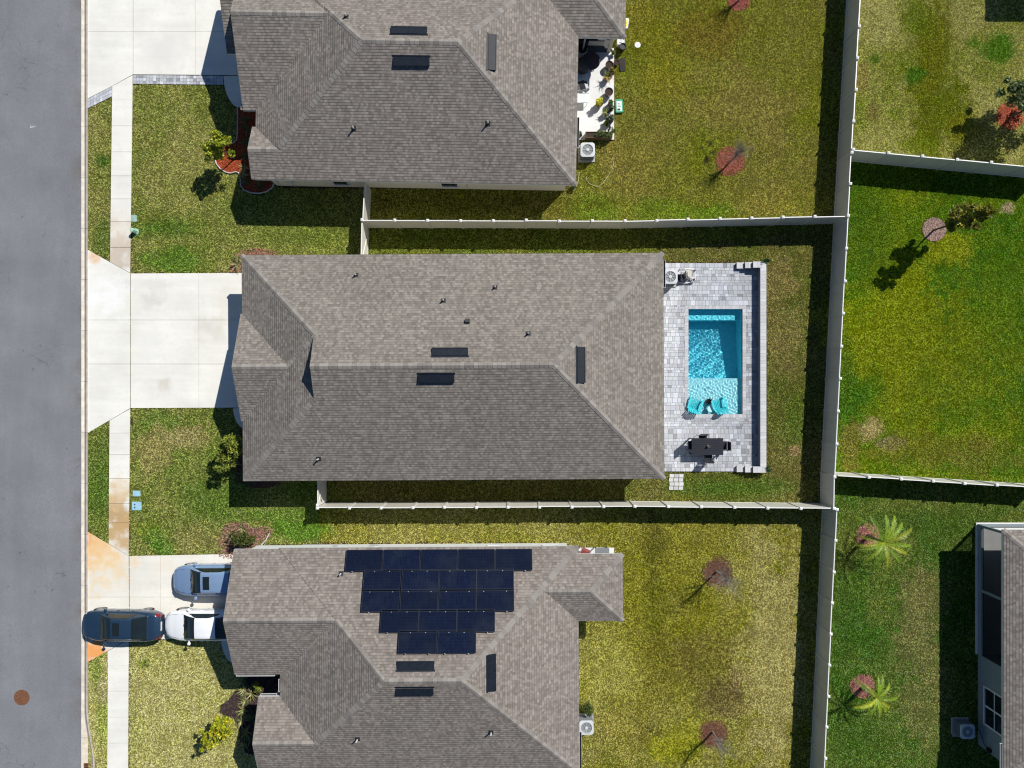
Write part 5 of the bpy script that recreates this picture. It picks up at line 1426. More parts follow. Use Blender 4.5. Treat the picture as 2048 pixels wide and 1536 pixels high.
# ------------------------------------------------------------------ cars
def make_car(cx, cy, L_, W_, H_, pm, label, hatch=False, roof=True, rz=0.0):
    g = empty('parked_car', (cx, cy, .022), rz, label, 'car', 'cars parked on the bottom driveway')
    hw = W_ / 2
    def tab(t, s):
        for (a, va), (b, vb) in zip(t[:-1], t[1:]):
            if s <= b: f = (s - a) / (b - a); f = f * f * (3 - 2 * f); return va + (vb - va) * f
        return t[-1][1]
    k = H_ / 1.44
    wt = [(0, .52), (.02, .68), (.06, .84), (.12, .93), (.2, .985), (.32, 1.0), (.7, 1.0), (.85, .97), (.93, .90), (.975, .80), (1, .68)]
    ht = [(0, .56), (.03, .66), (.08, .74), (.2, .86), (.28, .93), (.5, .94), (.75, .98), (.86, 1.01), (.95, .97), (.985, .88), (1, .74)]
    zb = [(0, .30), (.06, .22), (.15, .2), (.85, .22), (1, .34)]
    st = [0, .008, .02, .04, .065, .1, .14, .19, .24, .28, .32, .4, .5, .6, .7, .76, .8, .84, .88, .92, .95, .975, .99, 1]
    X = lambda s: -L_ / 2 + s * L_
    rows = []
    for s in st:
        w_, h_, b = tab(wt, s) * hw, tab(ht, s) * k, tab(zb, s)
        half = [(.72, b - .02), (.93, b), (.985, b + .12), (1.0, b + (h_ - b) * .45), (.995, h_ - .19), (.965, h_ - .07), (.90, h_ - .015), (.78, h_ + .008), (.45, h_ + .035), (0, h_ + .045)]
        r_ = [(X(s) - 0.0, -y * w_, z) for y, z in half] + [(X(s), y * w_, z) for y, z in half[-2::-1]]
        rows.append(r_)
    m_ = MB(); m_.grid(rows, flip=True); m_.face([p for p in rows[0]]); m_.face(rows[-1][::-1])
    # greenhouse
    s0, s1, s2, s3 = .258, .445, (.80 if hatch else .69), (.955 if hatch else .875)
    def G(s, t, out=0.0):
        """cabin surface: s along the car, t 0 belt -> 1 centre line"""
        hb = tab(ht, s) * k - .01
        if s < s1: f = (s - s0) / (s1 - s0)
        elif s > s2: f = (s3 - s) / (s3 - s2)
        else: f = 1
        f = max(0, f); e = 1 - (1 - f) ** 1.45
        mid = 1 - ((s - (s1 + s2) / 2) / ((s2 - s1) / 2)) ** 2 if s1 <= s <= s2 else 0
        top = (H_ - .045) + .04 * mid
        ht_ = hb + (top - hb) * e
        wb = (.80 + .08 * min(1, f * 2)) * hw * (1 if s < s2 else 1 - .06 * (s - s2) / (s3 - s2)); wr = (.80 - .17 * e) * hw
        pr = [(0, wb, hb), (.3, wr + (wb - wr) * .25, hb + (ht_ - hb) * .76), (.42, wr, hb + (ht_ - hb) * .95), (.55, wr * .86, ht_), (1, 0, ht_ + .025 * e)]
        for (a, ya, za), (b, yb, zb_) in zip(pr[:-1], pr[1:]):
            if t <= b:
                q = (t - a) / (b - a); y, z = ya + (yb - ya) * q, za + (zb_ - za) * q; break
        return Vector((X(s), y, z))
    ss = [s0 + (s1 - s0) * i / 8 for i in range(8)] + [s1 + (s2 - s1) * i / 8 for i in range(8)] + [s2 + (s3 - s2) * i / 8 for i in range(9)]
    ts = [0, .1, .2, .3, .36, .42, .48, .55, .66, .78, .9, 1]
    rows = []
    for s in ss:
        h_ = [G(s, t) for t in ts]; rows.append([(p.x, -p.y, p.z) for p in h_] + [(p.x, p.y, p.z) for p in h_[-2::-1]])
    m_.grid(rows, flip=True)
    m_.build('body', pm, g, smooth=True)
    def patch(name, mat, sa, sb, ta, tb, both=True, sides=(1, -1), lift=.009, ns=8, nt=8, inset=None, par=None):
        objs = []
        for sd in ((0,) if both else sides):
            rows = []
            for i in range(ns + 1):
                s = sa + (sb - sa) * i / ns
                if both:
                    T_ = [ta + (1 - ta) * j / nt for j in range(nt + 1)]
                    a = [G(s, t) for t in T_]; r_ = [(p.x, -p.y, p.z) for p in a] + [(p.x, p.y, p.z) for p in a[-2::-1]]
                else:
                    tb_ = tb if inset is None else ta + (tb - ta) * inset(i / ns)
                    r_ = [(p.x, sd * p.y, p.z) for p in [G(s, ta + (tb_ - ta) * j / nt) for j in range(nt + 1)]]
                rows.append(r_)
            out = []
            for i, r_ in enumerate(rows):
                o_ = []
                for j, p in enumerate(r_):
                    u = Vector(rows[min(i + 1, ns)][j]) - Vector(rows[max(i - 1, 0)][j]); v_ = Vector(r_[min(j + 1, len(r_) - 1)]) - Vector(r_[max(j - 1, 0)])
                    nn = u.cross(v_)
                    if nn.length < 1e-9: nn = Vector((0, 0, 1))
                    nn.normalize()
                    if nn.z < 0: nn = -nn
                    o_.append(Vector(p) + nn * lift)
                out.append(o_)
            q = MB(); q.grid(out, flip=True); objs.append(q.build(name, mat, par or g, smooth=True))
        return objs
    patch('windshield', M['carglass'], s0 + .012, s1 - .004, .32, 1)
    patch('rear_window', M['carglass'], s2 + .008, s3 - .02, .34, 1)
    arch = lambda u: min(1, u * 3.2, (1 - u) * 3.2) ** .6 if 0 < u < 1 else .02
    patch('side_window', M['carglass'], s0 + .075, s2 + .045, .06, .335, both=False, inset=arch, ns=16)
    if roof:
        q = MB(); sa, sb = s1 + .028, s1 + .115; rows = []
        for i in range(5):
            s = sa + (sb - sa) * i / 4; rows.append([(X(s), y, G(s, 1 - (1 - .55) * abs(y) / (.63 * hw * .86)).z + .008) for y in [(-.40 + .1 * j) * hw * 1.05 for j in range(9)]])
        q.grid(rows, flip=True); q.build('sunroof', M['carglass'], g, smooth=True)
    # shut lines of bonnet, boot and doors
    def topz(s, fy):
        w_, h_ = tab(wt, s) * hw, tab(ht, s) * k
        pr = [(0, h_ + .045), (.45, h_ + .035), (.78, h_ + .008), (.90, h_ - .015), (.965, h_ - .07)]
        for (a, za), (b, zb_) in zip(pr[:-1], pr[1:]):
            if fy <= b: return za + (zb_ - za) * (fy - a) / (b - a)
        return pr[-1][1]
    for sd in (-1, 1):
        for sa, sb, fy in ((.035, .255, .80),) + (() if hatch else ((.885, .97, .74),)):
            q = MB(); q.tube([(X(sa + (sb - sa) * i / 6), sd * fy * tab(wt, sa + (sb - sa) * i / 6) * hw, topz(sa + (sb - sa) * i / 6, fy)) for i in range(7)], .007, n=4); q.build('shut_line', M['dark'], g)
        for sdoor in (.36, .53, .70):
            w_, h_ = tab(wt, sdoor) * hw, tab(ht, sdoor) * k
            q = MB(); q.tube([(X(sdoor), sd * w_ * .966, h_ - .065), (X(sdoor), sd * w_ * .997, h_ - .19), (X(sdoor) + .02, sd * w_ * 1.0, .5), (X(sdoor) + .03, sd * w_ * .985, .34)], .007, n=4); q.build('shut_line', M['dark'], g)
    # wheels with arches
    for xw in (-L_ / 2 + .93, L_ / 2 - 1.0):
        for sd in (-1, 1):
            q = MB(); q.cyl_y(xw, sd * (hw - .22), sd * (hw - .04), .35, .365, 24); q.build('wheel_arch', M['dark'], g)
            q = MB(); q.cyl_y(xw, sd * (hw - .2), sd * (hw - .03), .325, .325, 28); wh = q.build('wheel', M['rubber'], g)
            q = MB()
            for j in range(10):
                t = j * math.pi / 5; q.tube([(xw, sd * (hw - .026), .325), (xw + .22 * math.cos(t), sd * (hw - .026), .325 + .22 * math.sin(t))], .02, n=4)
            q.tube([(xw + .22 * math.cos(2 * math.pi * j / 20), sd * (hw - .026), .325 + .22 * math.sin(2 * math.pi * j / 20)) for j in range(21)], .018, n=5, cap=False); q.build('rim', M['rim'], wh)
    for sd in (-1, 1):
        q = MB(); q.T = Matrix.Translation((X(s0 + .075), sd * (hw + .09), .98 * k)); q.lathe([(.02, -.07), (.09, -.05), (.1, .03), (.05, .08), (.001, .085)], n=10, cap_bot=True); q.T = Matrix.Identity(4)
        q.box(X(s0 + .075) - .03, X(s0 + .075) + .04, min(sd * (hw - .12), sd * (hw + .05)), max(sd * (hw - .12), sd * (hw + .05)), .95 * k, .98 * k); q.build('wing_mirror', pm, g, smooth=False)
        # lamps follow the body corners
        def lamp(name, mat, sa, sb, za, zb_):
            q = MB(); rows = []
            for i in range(6):
                s = sa + (sb - sa) * i / 5; w_, h_ = tab(wt, s) * hw, tab(ht, s) * k; r_ = []
                for j in range(4):
                    u = za + (zb_ - za) * j / 3
                    pr = [(0, 1.0, h_ - .28), (.4, .99, h_ - .12), (.7, .93, h_ - .02), (1, .80, h_ + .01)]
                    for (a, ya, z0_), (b, yb, z1_) in zip(pr[:-1], pr[1:]):
                        if u <= b: f = (u - a) / (b - a); y, z = ya + (yb - ya) * f, z0_ + (z1_ - z0_) * f; break
                    r_.append((X(s) + (-.014 if sa < .5 else .014), sd * (y * w_ + .012), z + .008))
                rows.append(r_)
            q.grid(rows); q.build(name, mat, g, smooth=True)
        lamp('headlight', M['lamp'], .008, .075, .25, .85); lamp('taillight', M['redlens'], .945, .997, .2, .9)
        q = MB()
        for s in (.47, .655):
            w_ = tab(wt, s) * hw; h_ = tab(ht, s) * k; q.box(X(s) - .09, X(s) + .09, min(sd * (w_ - .01), sd * (w_ + .022)), max(sd * (w_ - .01), sd * (w_ + .022)), h_ - .19, h_ - .16)
        q.build('door_handle', pm, g)
    q = MB(); q.box(X(1) - .03, X(1) + .016, -.26, .26, .66, .79); q.build('number_plate', M['plate'], g)
    q = MB(); q.box(X(0) - .014, X(0) + .04, -.42, .42, .36, .52); q.build('grille', M['dark'], g)
    q = MB(); q.tube([(X(s0 + .012), -hw * .5, G(s0 + .02, 1).z + .01), (X(s0 + .035), -.05, G(s0 + .03, 1).z + .03)], .012, n=4); q.tube([(X(s0 + .012), .05, G(s0 + .02, 1).z + .02), (X(s0 + .035), hw * .55, G(s0 + .03, .75).z + .03)], .012, n=4); q.build('wiper', M['dark'], g)
    return g
make_car(-23.10, -13.98, 4.72, 1.80, 1.44, M['paint_blue'], 'dark blue sedan with sunroof parked across the sidewalk', rz=math.radians(-.6))
make_car(-18.22, -13.95, 4.68, 1.80, 1.45, M['paint_white'], 'white sedan with its rear end under the garage eave', roof=False, rz=math.radians(.5))
make_car(-17.85, -11.28, 4.45, 1.80, 1.52, M['paint_silver'], 'silver blue hatchback with sunroof, rear end under the eave', hatch=True, rz=math.radians(1.0))

# ------------------------------------------------------------------ trees and palms
def tree(base, h, crown, cols, label, n=1600, size=.07, trunk=.05, lean=(0, 0), name='tree', seed=1, limbs=13, clear=.3, cl=(.2, .38)):
    """trunk with limbs, leaf clumps at the limb tips; crown = list of (dx, dy, z, r) overall lobes"""
    rs = random.Random(seed); g = empty(name, (base[0], base[1], 0), label=label, cat='tree')
    m_ = MB(); top = Vector((lean[0], lean[1], h * .86))
    pts = [Vector((0, 0, -.03))] + [top * t + Vector((rs.gauss(0, .03), rs.gauss(0, .03), 0)) for t in (.25, .5, .75, 1)]
    m_.tube(pts, trunk, trunk * .3, 8)
    tips = []
    for (dx, dy, z, r) in crown:
        for k in range(limbs):
            d = Vector((rs.gauss(0, 1), rs.gauss(0, 1), rs.gauss(0, .8))).normalized() * r * rs.uniform(.35, 1.15); t = Vector((dx, dy, z)) + d
            s_ = max(clear, min(.95, (t.z - r * .5) / top.z)); st_ = top * s_
            mid = st_.lerp(t, .5) + Vector((0, 0, -.06)); m_.tube([st_, mid, t], trunk * .32, .006, 5)
            tips.append((tuple(t), r * rs.uniform(*cl)))
    m_.build('trunk', M['bark'], g)
    m_ = MB(); leaf_cloud(m_, tips, n, size, cols, rs); m_.build('crown', M['leaf'], g)
    return g
YG = [(.28, .36, .02), (.42, .46, .03), (.50, .48, .025), (.17, .26, .025)]
OL = [(.22, .24, .02), (.34, .33, .03), (.13, .16, .018), (.42, .35, .035)]
DG = [(.13, .20, .06), (.22, .30, .10), (.36, .42, .20), (.07, .11, .03)]
b = XY(470, 318); tree(b, 2.9, [(-.05, .1, 2.1, .75), (.25, .15, 2.6, .6), (-.4, -.2, 1.8, .6)], YG, 'small yellow green tree in the red mulch bed of the top house', 2300, .085, .045, seed=3)
b = XY(484, 902); tree(b, 2.3, [(0, 0, 1.6, .9), (.1, .6, 1.8, .65), (-.45, -.3, 1.4, .7)], [(.20, .27, .03), (.29, .34, .04), (.36, .37, .05), (.12, .17, .025)], 'bushy yellow green tree at the front bed of the middle house', 2600, .085, .045, seed=8)
b = XY(459, 1432); tree(b, 2.5, [(0, .05, 1.7, .7), (-.35, -.3, 1.6, .65), (.2, .45, 1.9, .5), (-.6, -.65, 1.9, .45), (-.05, -.6, 1.2, .4)], [(.38, .44, .012), (.52, .53, .02), (.60, .52, .02), (.20, .26, .02)], 'bright yellow green tree at the front bed of the bottom house', 2600, .085, .045, seed=12)
b = XY(1866, 461); tree(b, 5.0, [(.1, 0, 1.8, .55), (.0, .15, 2.6, .62), (.12, -.1, 3.4, .58), (.05, .1, 4.2, .46), (.15, 0, 4.8, .3)], OL, 'slender tree with a narrow crown leaning out over the right lawn', 5200, .10, .06, seed=5, limbs=9, clear=.25, cl=(.26, .44))
b = XY(2020, 234); tree(b, 4.2, [(.3, .4, 2.2, 1.1), (.9, .2, 2.6, 1.2), (-.5, .7, 2.2, .9), (-1.2, .8, 1.8, .65), (.5, -.4, 3.2, 1.1), (.2, .9, 3.4, .9), (-.4, -.2, 2.6, .8)], DG, 'bushy grey green tree cut by the right edge of the photo', 8000, .10, .07, seed=6, limbs=11, clear=.2, cl=(.26, .42))

def bare_tree(base, h, label, spread, n=34, seed=2, name='bare_sapling', lean=(0, 0)):
    rs = random.Random(seed); g = empty(name, (base[0], base[1], 0), label=label, cat='tree')
    m_ = MB(); top = Vector((lean[0], lean[1], h * .55))
    m_.tube([(0, 0, -.03), top * .5 + Vector((.02, -.02, 0)), top], .055, .03, 7); m_.build('trunk', M['twig'], g)
    m_ = MB()
    for k in range(n):
        s_ = rs.uniform(.35, 1.0); st_ = top * s_; a = rs.uniform(0, 6.28); e = rs.uniform(.9, 1.5); L_ = h * rs.uniform(.25, .5)
        d = Vector((math.cos(a) * math.cos(e), math.sin(a) * math.cos(e), math.sin(e))); p = st_.copy(); pts = [p.copy()]
        for i in range(4):
            d = (d + Vector((rs.gauss(0, .16), rs.gauss(0, .16), rs.gauss(0, .1)))).normalized(); p = p + d * (L_ / 4) * spread; pts.append(p.copy())
        m_.tube(pts, .012, .004, 4, cap=False)
        for i in (1, 2, 3, 4):
            for _ in range(3):
                q = (d + Vector((rs.gauss(0, .6), rs.gauss(0, .6), rs.gauss(0, .4)))).normalized() * L_ * rs.uniform(.15, .35); m_.tube([pts[i], pts[i] + q * .5, pts[i] + q + Vector((0, 0, .03))], 0.005, .002, 3, cap=False)
    m_.build('twigs', M['twig'], g)
    return g
bare_tree(XY(1433, 1142), 4.3, 'bare grey sapling in the upper brown mulch ring of the lower back lawn', .7, 30, 4)
bare_tree(XY(1425, 1463), 4.0, 'bare grey sapling in the lower brown mulch ring near the bottom edge', .7, 26, 9)
bare_tree(XY(1457, 326), 2.7, 'bare grey shrub leaning out of the red mulch ring in the top back lawn', .9, 40, 15, 'bare_shrub', (.25, .2))
bare_tree(XY(1477, 2), 2.4, 'bare grey shrub in the red mulch ring at the top edge', .9, 30, 19, 'bare_shrub', (.1, .2))

def palm(base, h, label, nf, L_, seed):
    rs = random.Random(seed); g = empty('palm_tree', (base[0], base[1], 0), label=label, cat='palm', group=None)
    m_ = MB(); m_.tube([(0, 0, -.03), (0.01, 0, h * .5), (0.02, 0.0, h * .92)], .11, .075, 10)
    for k in range(7): m_.lathe([(.118 - k * .005, h * .12 * k + .02), (.128 - k * .005, h * .12 * k + .07)], n=10)
    m_.build('trunk', M['bark'], g)
    for k in range(nf):
        m_ = MB(); a = 2 * math.pi * k / nf + rs.uniform(-.2, .2); e = rs.uniform(.15, .95); l_ = L_ * rs.uniform(.75, 1.12)
        t = rs.uniform(.8, 1.25); c = rs.choice([(.26, .41, .025), (.34, .46, .03), (.18, .33, .025), (.42, .47, .035)]); c = tuple(q * t for q in c)
        d0 = Vector((math.cos(a), math.sin(a), 0)); s_ = Vector((-math.sin(a), math.cos(a), 0)); p = Vector((.02, 0, h * .92)); pts = []; ds = []
        NSEG = 11
        for i in range(NSEG + 1):
            pts.append(p.copy()); d = d0 * math.cos(e) + Vector((0, 0, 1)) * math.sin(e); ds.append(d); p = p + d * (l_ / NSEG); e -= .125 * rs.uniform(.7, 1.25)
        m_.tube(pts, .014, .004, 4, c=(c[0] * 1.3, c[1] * 1.15, c[2]))
        for i in range(1, NSEG + 1):
            for sub in (0, .33, .66):
                if i == NSEG and sub > 0: continue
                q = pts[i].lerp(pts[min(i + 1, NSEG)], sub); d = ds[i]; u = i / NSEG; ll = l_ * (.10 * math.sin(math.pi * min(.94, .12 + u * .86)) + .03) * rs.uniform(.8, 1.15)
                for sd in (-1, 1):
                    dr = (d * .62 + s_ * sd * .85 + Vector((0, 0, rs.uniform(-.1, .35)))).normalized(); w_ = d.cross(dr).cross(dr).normalized() * .010
                    tp = q + dr * ll * rs.uniform(.85, 1.1); md = q + dr * ll * .5 + Vector((0, 0, .012))
                    v = rs.uniform(.75, 1.3); cc = tuple(min(.7, x * v) for x in c)
                    m_.face([q - w_, md - w_ * 1.1, tp, md + w_ * 1.1, q + w_], 0, cc)
        m_.build('frond', M['leaf'], g)
    return g
palm(XY(1735, 1072), 2.0, 'larger feather palm in the upper pink mulch ring', 16, 1.95, 3)
palm(XY(1725, 1373), 1.75, 'smaller feather palm in the lower pink mulch ring', 12, 1.6, 7)

# ------------------------------------------------------------------ bed plants
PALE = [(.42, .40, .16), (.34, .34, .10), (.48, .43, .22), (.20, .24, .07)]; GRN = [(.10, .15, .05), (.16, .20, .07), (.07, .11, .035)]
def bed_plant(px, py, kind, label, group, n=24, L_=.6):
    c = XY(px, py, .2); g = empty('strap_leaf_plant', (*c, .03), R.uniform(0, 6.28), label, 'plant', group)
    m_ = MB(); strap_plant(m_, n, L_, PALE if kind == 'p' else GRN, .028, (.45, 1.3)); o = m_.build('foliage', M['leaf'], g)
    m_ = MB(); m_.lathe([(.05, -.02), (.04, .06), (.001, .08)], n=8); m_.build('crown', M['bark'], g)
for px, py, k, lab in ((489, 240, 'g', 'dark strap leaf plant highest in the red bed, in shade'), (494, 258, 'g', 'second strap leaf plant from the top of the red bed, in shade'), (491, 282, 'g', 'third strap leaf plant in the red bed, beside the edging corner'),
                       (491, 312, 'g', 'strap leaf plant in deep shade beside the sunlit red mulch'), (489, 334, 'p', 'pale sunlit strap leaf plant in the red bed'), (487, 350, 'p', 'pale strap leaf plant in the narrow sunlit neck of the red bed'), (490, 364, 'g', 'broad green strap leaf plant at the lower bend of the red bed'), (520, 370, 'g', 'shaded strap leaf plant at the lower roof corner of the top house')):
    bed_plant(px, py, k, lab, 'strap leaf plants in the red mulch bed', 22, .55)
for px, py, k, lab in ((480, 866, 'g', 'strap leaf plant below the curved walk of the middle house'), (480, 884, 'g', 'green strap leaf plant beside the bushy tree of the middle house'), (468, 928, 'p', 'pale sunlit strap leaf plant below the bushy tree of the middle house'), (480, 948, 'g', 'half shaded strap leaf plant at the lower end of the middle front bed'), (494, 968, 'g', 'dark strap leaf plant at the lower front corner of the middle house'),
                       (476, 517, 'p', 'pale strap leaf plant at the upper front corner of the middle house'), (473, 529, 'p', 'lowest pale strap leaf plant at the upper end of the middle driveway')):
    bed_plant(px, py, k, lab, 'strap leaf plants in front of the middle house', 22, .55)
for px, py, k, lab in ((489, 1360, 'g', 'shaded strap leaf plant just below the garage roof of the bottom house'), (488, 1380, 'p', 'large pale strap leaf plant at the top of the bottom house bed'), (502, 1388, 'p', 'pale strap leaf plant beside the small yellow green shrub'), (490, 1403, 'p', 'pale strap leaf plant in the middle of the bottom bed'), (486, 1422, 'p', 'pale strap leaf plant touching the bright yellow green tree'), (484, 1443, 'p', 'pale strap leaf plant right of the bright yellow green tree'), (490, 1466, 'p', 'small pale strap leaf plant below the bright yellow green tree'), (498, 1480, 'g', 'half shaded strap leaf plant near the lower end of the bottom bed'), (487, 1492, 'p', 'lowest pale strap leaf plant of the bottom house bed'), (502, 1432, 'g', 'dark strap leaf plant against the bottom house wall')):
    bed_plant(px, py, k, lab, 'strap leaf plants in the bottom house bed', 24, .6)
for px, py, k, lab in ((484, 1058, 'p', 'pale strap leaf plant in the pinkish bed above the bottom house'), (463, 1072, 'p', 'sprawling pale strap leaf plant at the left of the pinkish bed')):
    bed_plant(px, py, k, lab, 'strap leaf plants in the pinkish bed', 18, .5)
shrub(512, 1374, .38, .7, [(.18, .22, .02), (.26, .28, .03), (.08, .12, .015)], 'small yellow green shrub in the notch of the bottom house', .06, 420)
shrub(488, 1077, .78, 1.0, [(.07, .10, .012), (.12, .15, .02), (.04, .06, .01)], 'round green shrub in the pinkish bed above the bottom house', .06, 1300)
shrub(1177, 1415, .55, .8, [(.07, .11, .02), (.12, .16, .03), (.04, .07, .015)], 'green shrub above the bottom house air conditioner', .055, 700)
shrub(1145, 373, .24, .4, [(.06, .10, .02), (.10, .14, .03)], 'small green shrub at the lower right corner of the top house', .05, 220)
m_ = MB(); a, b = XY(519, 1094, .1), XY(541, 1065, .1); m_.tube([(a[0], a[1], .12), ((a[0] + b[0]) / 2 + .1, (a[1] + b[1]) / 2, .25), (b[0], b[1], .3)], .05, .03, 6)
tag(m_.build('fallen_branch', M['edging']), 'pale curved downspout pipe lying beside the pinkish bed', 'pipe')

# ------------------------------------------------------------------ top house patio
m_ = MB(); m_.box(PATIO_TOP[0], PATIO_TOP[1], PATIO_TOP[2], PATIO_TOP[3], -.05, .08); tag(m_.build('patio', M['patio']), 'white concrete patio behind the top house', 'patio', kind='structure')
m_ = MB(); m_.box(PATIO_BOT[0], PATIO_BOT[1], PATIO_BOT[2], PATIO_BOT[3], -.05, .08); tag(m_.build('patio', M['patio']), 'pale concrete patio strip beside the bottom house porch roof', 'patio', kind='structure')
ZP = .08
def pot(px, py, r, h, mat, label, plant=None, name='potted_plant', z=ZP, rs=None, cat='plant', lid=False):
    rs = rs or random.Random(int(px * 3 + py)); c = XY(px, py, z + h); g = empty(name, (*c, z), label=label, cat=cat, group='pots on the top patio')
    m_ = MB(); m_.lathe([(r * .7, 0), (r * .95, h * .6), (r, h), (r * .86, h), (r * .84, h * .86)], n=18, cap_bot=True); m_.build('pot', mat, g, smooth=False)
    m_ = MB(); m_.face([(r * .85 * math.cos(t), r * .85 * math.sin(t), h * .87) for t in [k * 2 * math.pi / 18 for k in range(18)]]); m_.build('soil', mat if lid else M['soil'], g)
    if plant:
        m_ = MB(); k, cols, n, L_ = plant
        if k == 'strap': strap_plant(m_, n, L_, [tuple(min(.7, q * 1.5) for q in c_) for c_ in cols], .036, (.25, 1.2), rs, h * .85)
        else: leaf_cloud(m_, [((rs.gauss(0, L_ * .4), rs.gauss(0, L_ * .4), h + rs.uniform(.05, .3)), L_ * .55) for _ in range(9)], int(n * 2.6), .085, [tuple(min(.75, q * 1.7) for q in c_) for c_ in cols], rs)
        m_.build('foliage', M['leaf'], g)
    return g
pot(1219, 129, .24, .42, M['terracotta'], 'glossy brown empty pot at the patio edge', cat='pot', name='plant_pot')
pot(1233, 124, .17, .32, M['terracotta'], 'small dark brown pot standing on the lawn beside the patio', z=0, cat='pot', name='plant_pot')
pot(1224, 145, .17, .32, M['terracotta'], 'bronze pot with low plant just below the glossy brown pot', ('leaf', [(.20, .16, .02), (.10, .08, .02)], 60, .16))
pot(1215, 154, .18, .4, M['terracotta'], 'spiky aloe with bronze leaves in a pot on the patio', ('strap', [(.22, .17, .03), (.14, .16, .03), (.30, .18, .05)], 24, .5))
pot(1218, 183, .25, .45, M['terracotta'], 'large brown pot of bare soil at the patio edge')
pot(1199, 206, .22, .40, M['terracotta'], 'pot with bright yellow leaves in the middle of the patio', ('leaf', [(.75, .62, .02), (.62, .50, .02), (.45, .40, .03)], 110, .26))
pot(1221, 206, .14, .25, M['blackfur'], 'small round green plant pot beside the lawn edge', ('leaf', [(.08, .14, .02), (.12, .18, .03)], 70, .12))
pot(1212, 224, .17, .38, M['blackfur'], 'rosette plant with yellow green leaves on the patio', ('strap', [(.20, .22, .04), (.12, .16, .04)], 26, .3))
pot(1222, 217, .13, .3, M['blackfur'], 'small dark leafed plant pot right of the rosette plant', ('leaf', [(.05, .07, .03), (.08, .10, .04)], 60, .14))
pot(1222, 240, .16, .32, M['blackfur'], 'grey green plant pot near the lower right patio corner', ('leaf', [(.08, .10, .06), (.12, .14, .08)], 90, .2))
pot(1158.5, 270, .15, .3, M['terracotta'], 'brown pot beside the house wall at the lower end of the patio', ('leaf', [(.06, .08, .03)], 50, .14))
# planter with herbs
a, b = XY(1171, 264, .4), XY(1224, 276, .4)
g = empty('raised_planter', (a[0], b[1], ZP), label='long wooden planter with leafy plants along the lower patio edge', cat='planter')
m_ = MB(); w_, d = b[0] - a[0], a[1] - b[1]
m_.box(0, w_, 0, .03, 0, .4); m_.box(0, w_, d - .03, d, 0, .4); m_.box(0, .03, .03, d - .03, 0, .4); m_.box(w_ - .03, w_, .03, d - .03, 0, .4); m_.build('planter_box', M['wood'], g)
m_ = MB(); m_.box(.03, w_ - .03, .03, d - .03, .1, .34); m_.build('soil', M['soil'], g)
m_ = MB(); leaf_cloud(m_, [((.6 + R.random() * (w_ - .7), R.random() * d, .42 + R.random() * .25), .16) for _ in range(14)], 420, .05, [(.06, .13, .025), (.10, .18, .03), (.16, .20, .06)], R); m_.build('foliage', M['leaf'], g)
for i, (px, py, r_, h_, lb) in enumerate(((1226, 106, .2, .45, 'low green plant at the upper right patio corner beside the dark bin'), (1213, 247, .2, .6, 'leafy green plant left of the grey green pot on the patio'), (1226, 262, .2, .5, 'green plant at the lower right patio corner'))):
    shrub(px, py, r_, h_, [(.08, .15, .03), (.14, .22, .04), (.22, .26, .08)], lb, .06, 190)
# trellis plants casting leaf shadows
shrub(1219, 257, .2, 1.0, [(.05, .08, .04), (.08, .10, .05)], 'tall thin grey green plant behind the wooden planter', .045, 160)
# furniture
c = XY(1182, 123, .7); g = empty('round_table', (*c, ZP), label='round purple mosaic table on the top patio', cat='table')
m_ = MB(); m_.lathe([(.001, .69), (.52, .69), (.54, .705), (.52, .72), (.001, .72)], n=32); m_.build('tabletop', M['purple'], g)
for k in range(4):
    m_ = MB(); t = k * math.pi / 2 + .7; m_.tube([(.1 * math.cos(t), .1 * math.sin(t), .69), (.15 * math.cos(t), .15 * math.sin(t), .4), (.36 * math.cos(t), .36 * math.sin(t), 0)], .02, n=6); m_.build('leg', M['blackfur'], g)
c = XY(1166, 128, .9); g = empty('covered_grill', (*c, ZP), label='black covered grill beside the round purple table', cat='grill')
m_ = MB(); m_.lathe([(.40, 0), (.43, .35), (.45, .75), (.38, .95), (.2, 1.04), (.001, 1.06)], n=20); m_.build('cover', M['dark'], g, smooth=True)
c = XY(1164, 96, .6); g = empty('folding_chair', (*c, ZP), label='dark round chair with pale rim near the porch door', cat='chair')
m_ = MB(); m_.lathe([(.001, .40), (.25, .42), (.33, .52)], n=18); m_.build('seat', M['dark'], g)
m_ = MB(); m_.tube([(.33 * math.cos(k * math.pi / 12), .33 * math.sin(k * math.pi / 12), .53) for k in range(25)], .014, n=5, cap=False)
for k in range(4): t = k * math.pi / 2 + .4; m_.tube([(.33 * math.cos(t), .33 * math.sin(t), .53), (.2 * math.cos(t), .2 * math.sin(t), 0)], .012, n=5)
m_.build('frame', M['alu'], g)
def sling_chair(px, py, label, mat, zz=ZP, rz=0.0, L_=1.0, name='sling_chair'):
    c = XY(px, py, .5); g = empty(name, (*c, zz), rz, label, 'chair')
    m_ = MB(); pr = [(-.30 * L_, .92), (-.2 * L_, .5), (0, .40), (.32 * L_, .44), (.5 * L_, .40)]
    m_.grid([[(x, -.26, z) for x, z in pr], [(x, .26, z) for x, z in pr]]); m_.build('sling', mat, g)
    for sd in (-1, 1):
        m_ = MB(); m_.tube([(x, sd * .28, z) for x, z in pr], .018, n=6); m_.build('side_rail', M['alu'], g)
        for x in (-.22 * L_, .36 * L_): m_ = MB(); m_.tube([(x, sd * .28, .42), (x * 1.15, sd * .29, 0)], .016, n=6); m_.build('leg', M['alu'], g)
sling_chair(1162, 152, 'grey striped sling chair half under the top house eave', M['sling'])
sling_chair(1159, 172, 'dark framed sling chair below the grey striped one, half under the eave', M['blackfur'], rz=.3)
sling_chair(1159, 196, 'white sling lounger against the top house wall', M['bag_white'], L_=1.1)
